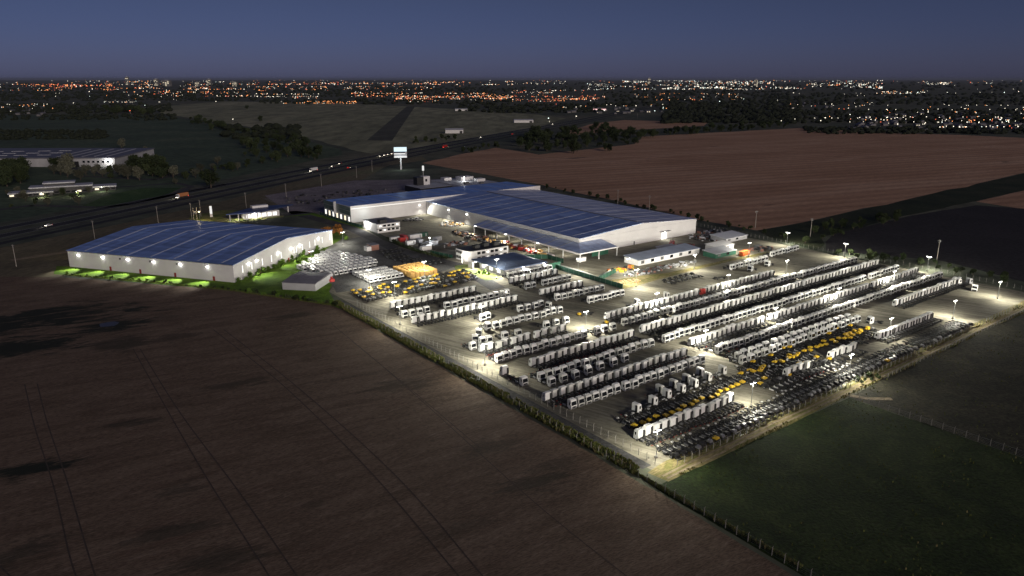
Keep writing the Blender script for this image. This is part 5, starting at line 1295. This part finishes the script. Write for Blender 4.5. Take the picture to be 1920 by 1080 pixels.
# ------------------------------------------------------------------ tall grass verge along the stubble field
gmats = [leaf_mat('verge_blades', (.06, .085, .018), (.15, .165, .05)), leaf_mat('dry_blades', (.13, .12, .05), (.24, .20, .09))]
m = MB()
def tuft(p, h, mi):
    for j in range(3):
        a = random.uniform(0, pi); w_ = random.uniform(.12, .3)*h; d = Vector((cos(a), sin(a)))*w_; l = Vector((random.uniform(-.3, .3), random.uniform(-.3, .3)))*h
        m.face([(p.x-d.x, p.y-d.y, 0), (p.x+d.x, p.y+d.y, 0), (p.x+d.x*.4+l.x, p.y+d.y*.4+l.y, h), (p.x-d.x*.4+l.x, p.y-d.y*.4+l.y, h*.9)], mi)
for k in range(11000):
    b = random.uniform(70, 312) ** 1.0; f = random.random()
    wd_ = 3.9 if b > 120 else 1.2
    a = 130.6+(b-114)*.0075+f*wd_-.2
    if mnoise.noise((b*.15, f*2, 3)) < -.25: continue
    tuft(W(a, b), random.uniform(.35, 1.1)*(1 if b > 118 else .7), 0 if random.random() < .8 else 1)
for k in range(2600):
    a = random.uniform(140, 410); b = random.choice((random.gauss(115.4, .5), random.gauss(111.2, .35)))
    if mnoise.noise((a*.1, b*.6, 8)) < -.05: continue
    tuft(W(a, b), random.uniform(.25, .7), 1 if random.random() < .6 else 0)
for k in range(2600):
    s = random.random()*4; i = min(3, int(s)); p = ln[i]+(ln[i+1]-ln[i])*(s-i)+Vector((random.uniform(-1.5, 1.5), random.uniform(-1.5, .6)))
    tuft(p, random.uniform(.2, .55), 0)
for k in range(5200):
    p = Vector((random.uniform(35, 260), random.uniform(95, 290))); a, b = ABp(p)
    if b > 110 or a < 131 or mnoise.noise((p.x*.06, p.y*.06, 2)) < -.1: continue
    tuft(p, random.uniform(.25, .6), 0 if random.random() < .9 else 1)
tag(m.obj('verge_grass', gmats), 'tall grass growing along the field edge and fences', 'grass', None, 'stuff')

# ------------------------------------------------------------------ the far town
def bright(px, py):
    return G(px, max(py, 151.2))
BANDS = [ # x0 x1 y0 y1 count, mix of white orange red cool
 (0, 210, 158, 172, 190, (.15, .55, .30, 0)), (200, 480, 153, 170, 250, (.45, .40, .12, .03)), (230, 480, 171, 184, 120, (.45, .40, .15, 0)), (190, 302, 191, 197, 45, (.8, .1, 0, .1)), (0, 106, 198, 219, 46, (.62, .30, 0, .08)),
 (0, 480, 172, 202, 36, (.5, .35, .1, .05)), (480, 620, 154, 173, 150, (.25, .5, .22, .03)), (600, 815, 154, 171, 150, (.4, .42, .15, .03)), (480, 600, 178, 188, 55, (.6, .3, .1, 0)), (523, 668, 193, 198.5, 75, (.25, .7, .05, 0)),
 (650, 960, 174, 186, 190, (.35, .45, .20, 0)), (740, 960, 182, 195, 190, (.25, .55, .20, 0)), (795, 870, 153, 165, 46, (.3, .65, .05, 0)), (904, 962, 153, 160, 40, (.7, .2, 0, .1)), (960, 1060, 153, 158, 26, (.8, .1, 0, .1)),
 (960, 1135, 179, 194, 150, (.18, .5, .32, 0)), (960, 1100, 170, 178, 50, (.5, .3, .2, 0)), (1165, 1305, 151.5, 156, 110, (.6, .1, 0, .3)), (1100, 1440, 156, 171, 230, (.6, .15, .02, .23)), (1250, 1362, 163, 168, 100, (.75, .05, 0, .2)), (1300, 1445, 152, 160, 90, (.6, .1, .05, .25)),
 (1190, 1390, 176, 192, 62, (.3, .6, .1, 0)), (1040, 1250, 199, 213, 42, (.6, .25, .05, .1)), (1440, 1655, 150.5, 168, 250, (.65, .12, .05, .18)), (1655, 1740, 152, 157, 26, (.5, .2, .3, 0)), (1736, 1862, 155.5, 159.5, 70, (.8, .05, 0, .15)), (1640, 1735, 173, 178, 30, (.6, .3, 0, .1)),
 (1440, 1920, 158, 185, 40, (.6, .2, .05, .15)), (1455, 1562, 190, 204, 56, (.55, .3, .1, .05)), (1562, 1925, 196, 212, 70, (.55, .3, .08, .07)), (1590, 1925, 214, 236, 150, (.62, .22, .08, .08)), (1690, 1925, 232, 248, 50, (.7, .15, .05, .1)), (1440, 1600, 222, 236, 12, (.8, .1, 0, .1)), (0, 1920, 151, 158, 160, (.6, .25, .1, .05))]
lights = []
for (x0, x1, y0, y1, n, mixw) in BANDS:
    streets = [random.uniform(y0, y1) for _ in range(max(2, int((y1-y0)/2.2)))]
    for k in range(int(n*(1.8 if y1 < 196 else 1.05))):
        x = random.uniform(x0, x1); y = random.choice(streets)+random.gauss(0, .35) if random.random() < .7 else random.uniform(y0, y1)
        if mnoise.noise((x*.02, y*.25, x0*.01)) < (-.08 if y1 < 196 else .0): continue
        lights.append((bright(x, y), random.choices('worc', mixw)[0].replace('w', 'cw') if False else random.choices(('cw', 'co', 'cr', 'cc'), mixw)[0], y, x))
for (x, y, c) in [(1394, 189, 'cc'), (1349, 194, 'cc'), (1283, 218, 'co'), (1192, 203, 'cw'), (1227, 213, 'cc'), (168, 184, 'cc'), (200, 182, 'co'), (138, 197, 'cw'), (244, 213, 'cr'), (405, 194, 'cw'), (437, 230, 'cw'), (1665, 174, 'cw'), (1700, 175, 'cc'), (1720, 176, 'cc'), (1682, 240, 'cw'), (1761, 246, 'cw'), (1538, 233, 'cw'), (1028, 228, 'cc'), (1080, 224, 'cw'), (1907, 245, 'cw')]:
    lights.append((G(x, y), c, y, x)); lights.append((G(x+.6, y), c, y, x))
lights.sort(key=lambda l: -l[2])
LD = {}
for c in ('cw', 'co', 'cr', 'cc'):
    m = MB(); m.tube((0, 0, 0), (0, 0, 7.5), .12, .09, 5, 0); m.octa((0, 0, 8.2), 1.15, 1, .9); LD[c] = m.data('street_light', [MAT['steel'], MAT[c]])
cw_ = {'cw': 'small warm white', 'co': 'small orange', 'cr': 'small red', 'cc': 'small cool white'}
def zone(x, y):
    if y > 190 and x > 1440: return 'in the suburb at the far right'
    if y > 190 and x > 980: return 'in the little town above the copse'
    if y > 190 and x < 120: return 'in the hamlet at the far left'
    if y > 188 and x < 320: return 'in the lit row beyond the left pasture'
    if y > 190: return 'in the lit row at the end of the airfield'
    return 'in the nearer streets of the far town'
rest = MB()
CI = {'cw': 0, 'co': 1, 'cr': 2, 'cc': 3}
for i, (p, c, y, x) in enumerate(lights):
    d = p.length
    if i < 290:
        o = link('street_light', LD[c], None, (p.x, p.y, 0)); s = min(1.2, max(.45, d/1900*random.uniform(.5, 1.15))); o.scale = (s, s, max(1, s*.9))
        z = zone(x, y); tag(o, '%s street light %s' % (cw_[c], z), 'street light', '%s lights %s' % (cw_[c][6:], z))
    else:
        r = d/1385*random.choice((.3, .36, .42, .5, .75)); rest.octa((p.x, p.y, 8+min(r, 18)*random.uniform(.2, 1)), r, CI[c], r*.8)
tag(rest.obj('town_lights', [MAT[k] for k in ('cw', 'co', 'cr', 'cc')]), 'thousands of tiny white and orange lights of the far town', 'town lights', None, 'stuff')
# dim houses of the nearer suburbs, tower blocks, dark belts of trees
m = MB(); m.b2(-5, 5, -4, 4, 0, 3.2); hwall = m.data('house_wall', plain('house_render', (.17, .16, .16), .8))
m = MB(); m.profile([(-4.6, 3.2), (0, 5.2), (4.6, 3.2)], -5.4, 5.4); hroof = m.data('house_roof', MAT['greyroof'])
m = MB(); m.b2(-3, -1.6, -4.06, -3.98, 1, 2.4); m.b2(1.5, 2.9, -4.06, -3.98, 1, 2.4); hwin = m.data('house_window', MAT['litwarm'])
for (x0, x1, y0, y1, n, zn) in [(1590, 1925, 215, 246, 90, 'suburb at the far right'), (1060, 1250, 203, 214, 22, 'little town above the copse'), (0, 106, 203, 219, 14, 'hamlet at the far left'), (1455, 1560, 194, 204, 14, 'upper part of the right suburb')]:
    for k in range(n):
        p = G(random.uniform(x0, x1), random.uniform(y0, y1)); t = thing('house', 'small pale house with pitched roof in the ' + zn, 'house', (p.x, p.y, 0), random.choice((.2, .2+pi/2))+random.uniform(-.1, .1), 'houses of the ' + zn)
        s = random.uniform(.9, 1.5); t.scale = (s, s, s); link('wall', hwall, t); link('roof', hroof, t)
        if random.random() < .4: link('window', hwin, t)
for (px, py, w_, h_, lab) in [(239, 160, 30, 75, 'slim pale tower block on the left skyline'), (293, 161, 40, 62, 'pale tower block, second from left on the skyline'), (312, 162, 70, 55, 'broad pale block beside the second tower'), (392, 161, 40, 62, 'pale tower block in the middle of the left skyline'), (1417, 163, 40, 70, 'white tower block on the right skyline'), (1217, 158, 30, 60, 'slim tower on the bright skyline stretch'), (370, 162, 46, 40, 'low pale block left of the middle tower'), (440, 162, 50, 42, 'low pale block at the right of the left skyline')]:
    p = G(px, py); w_ *= p.length/8000; h_ *= p.length/8000; t = thing('tower_block', lab, 'tower block', (p.x, p.y, 0), 0)
    m = MB(); m.b2(-w_/2, w_/2, 0, w_*.6, 0, h_); m.obj('wall', plain('pale_concrete_tower', (.17, .165, .16), .8, scale=.02), t)
    m = MB(); m.b2(-w_*.2, w_*.2, w_*.1, w_*.4, h_, h_*1.08); m.obj('roof', MAT['paleroof'], t)
    for k in range(5):
        for j in range(3):
            if random.random() < .6: m = MB(); m.b2(-w_*.4+j*w_*.3, -w_*.25+j*w_*.3, -w_*.02, w_*.01, h_*(.1+k*.17), h_*(.16+k*.17)); m.obj('window', MAT['litwarm'], t)
p = G(1120, 208); t = thing('lit_shop', 'long low shop front glowing pink white in the little town', 'shop', (p.x, p.y, 0), 0)
m = MB(); m.b2(-28, 28, 0, 14, 0, 6); m.obj('wall', MAT['wallgrey'], t)
m = MB(); m.b2(-28, 28, -.3, -.02, 3.5, 6.4); m.obj('lit_fascia', emis('pink_white_fascia', (1, .55, .55), 1.4), t)
m = MB(); m.b2(-24, 24, -.3, -.02, .4, 3.2); m.obj('window', MAT['litwin'], t)
m = MB()
def belt(x0, x1, y0, y1, n, s0=8, s1=15):
    for k in range(n):
        x = random.uniform(x0, x1); y = random.uniform(y0, y1); p = G(x, y); s = random.uniform(s0, s1)*max(1, p.length/4500); k0 = random.randrange(1000)
        rn = random.Random(k0); N = 8; rings = []
        for (zz, rr) in ((0, .55), (.35, 1), (.7, .75), (.95, .3)):
            rings.append([(p.x+s*rr*.75*cos(2*pi*i/N)*rn.uniform(.7, 1.3), p.y+s*rr*.75*sin(2*pi*i/N)*rn.uniform(.7, 1.3), s*.8*zz*rn.uniform(.85, 1.15)) for i in range(N)])
        vs = [v for r in rings for v in r]; fs = [(r*N+i, r*N+(i+1) % N, (r+1)*N+(i+1) % N, (r+1)*N+i) for r in range(3) for i in range(N)]+[tuple(range(3*N, 4*N))]
        m.add(vs, fs)
for args in [(0, 480, 171, 190, 420), (0, 320, 196, 214, 200), (480, 960, 166, 182, 420), (480, 960, 186, 196, 160), (860, 1130, 196, 212, 180), (1130, 1480, 172, 200, 420), (1240, 1500, 200, 232, 420), (1440, 1925, 176, 198, 420), (1480, 1925, 206, 232, 380, 6, 11), (1500, 1925, 240, 252, 240, 5, 9), (0, 1920, 156, 172, 500), (420, 560, 240, 262, 60), (0, 200, 246, 262, 200, 4, 8), (0, 330, 216, 226, 120, 6, 10)]: belt(*args)
tag(m.obj('distant_woods', leaf_mat('distant_foliage', (.014, .02, .012), (.032, .036, .02))), 'dark belts of far trees between the town lights', 'woods', None, 'stuff')

# ------------------------------------------------------------------ air
HAZE = True
if HAZE:
    hm_ = bpy.data.materials.new('evening_haze'); hm_.use_nodes = True; n = hm_.node_tree.nodes; n.clear()
    out = n.new('ShaderNodeOutputMaterial'); vol = n.new('ShaderNodeVolumePrincipled'); vol.inputs['Density'].default_value = 1.6e-5; vol.inputs['Color'].default_value = (.30, .34, .45, 1); vol.inputs['Anisotropy'].default_value = 0
    hm_.node_tree.links.new(vol.outputs[0], out.inputs['Volume'])
    m = MB(); m.b2(-98000, 98000, -96000, 100000, -1, 160); tag(m.obj('haze', hm_), kind='stuff')

# ------------------------------------------------------------------ render settings
SC.view_settings.view_transform = 'Standard'; SC.view_settings.look = 'None'; SC.view_settings.exposure = 0; SC.view_settings.gamma = 1
SC.cycles.use_denoising = True
SC.cycles.max_bounces = 4; SC.cycles.diffuse_bounces = 2; SC.cycles.glossy_bounces = 2; SC.cycles.transmission_bounces = 2; SC.cycles.volume_bounces = 0
SC.cycles.sample_clamp_indirect = 3
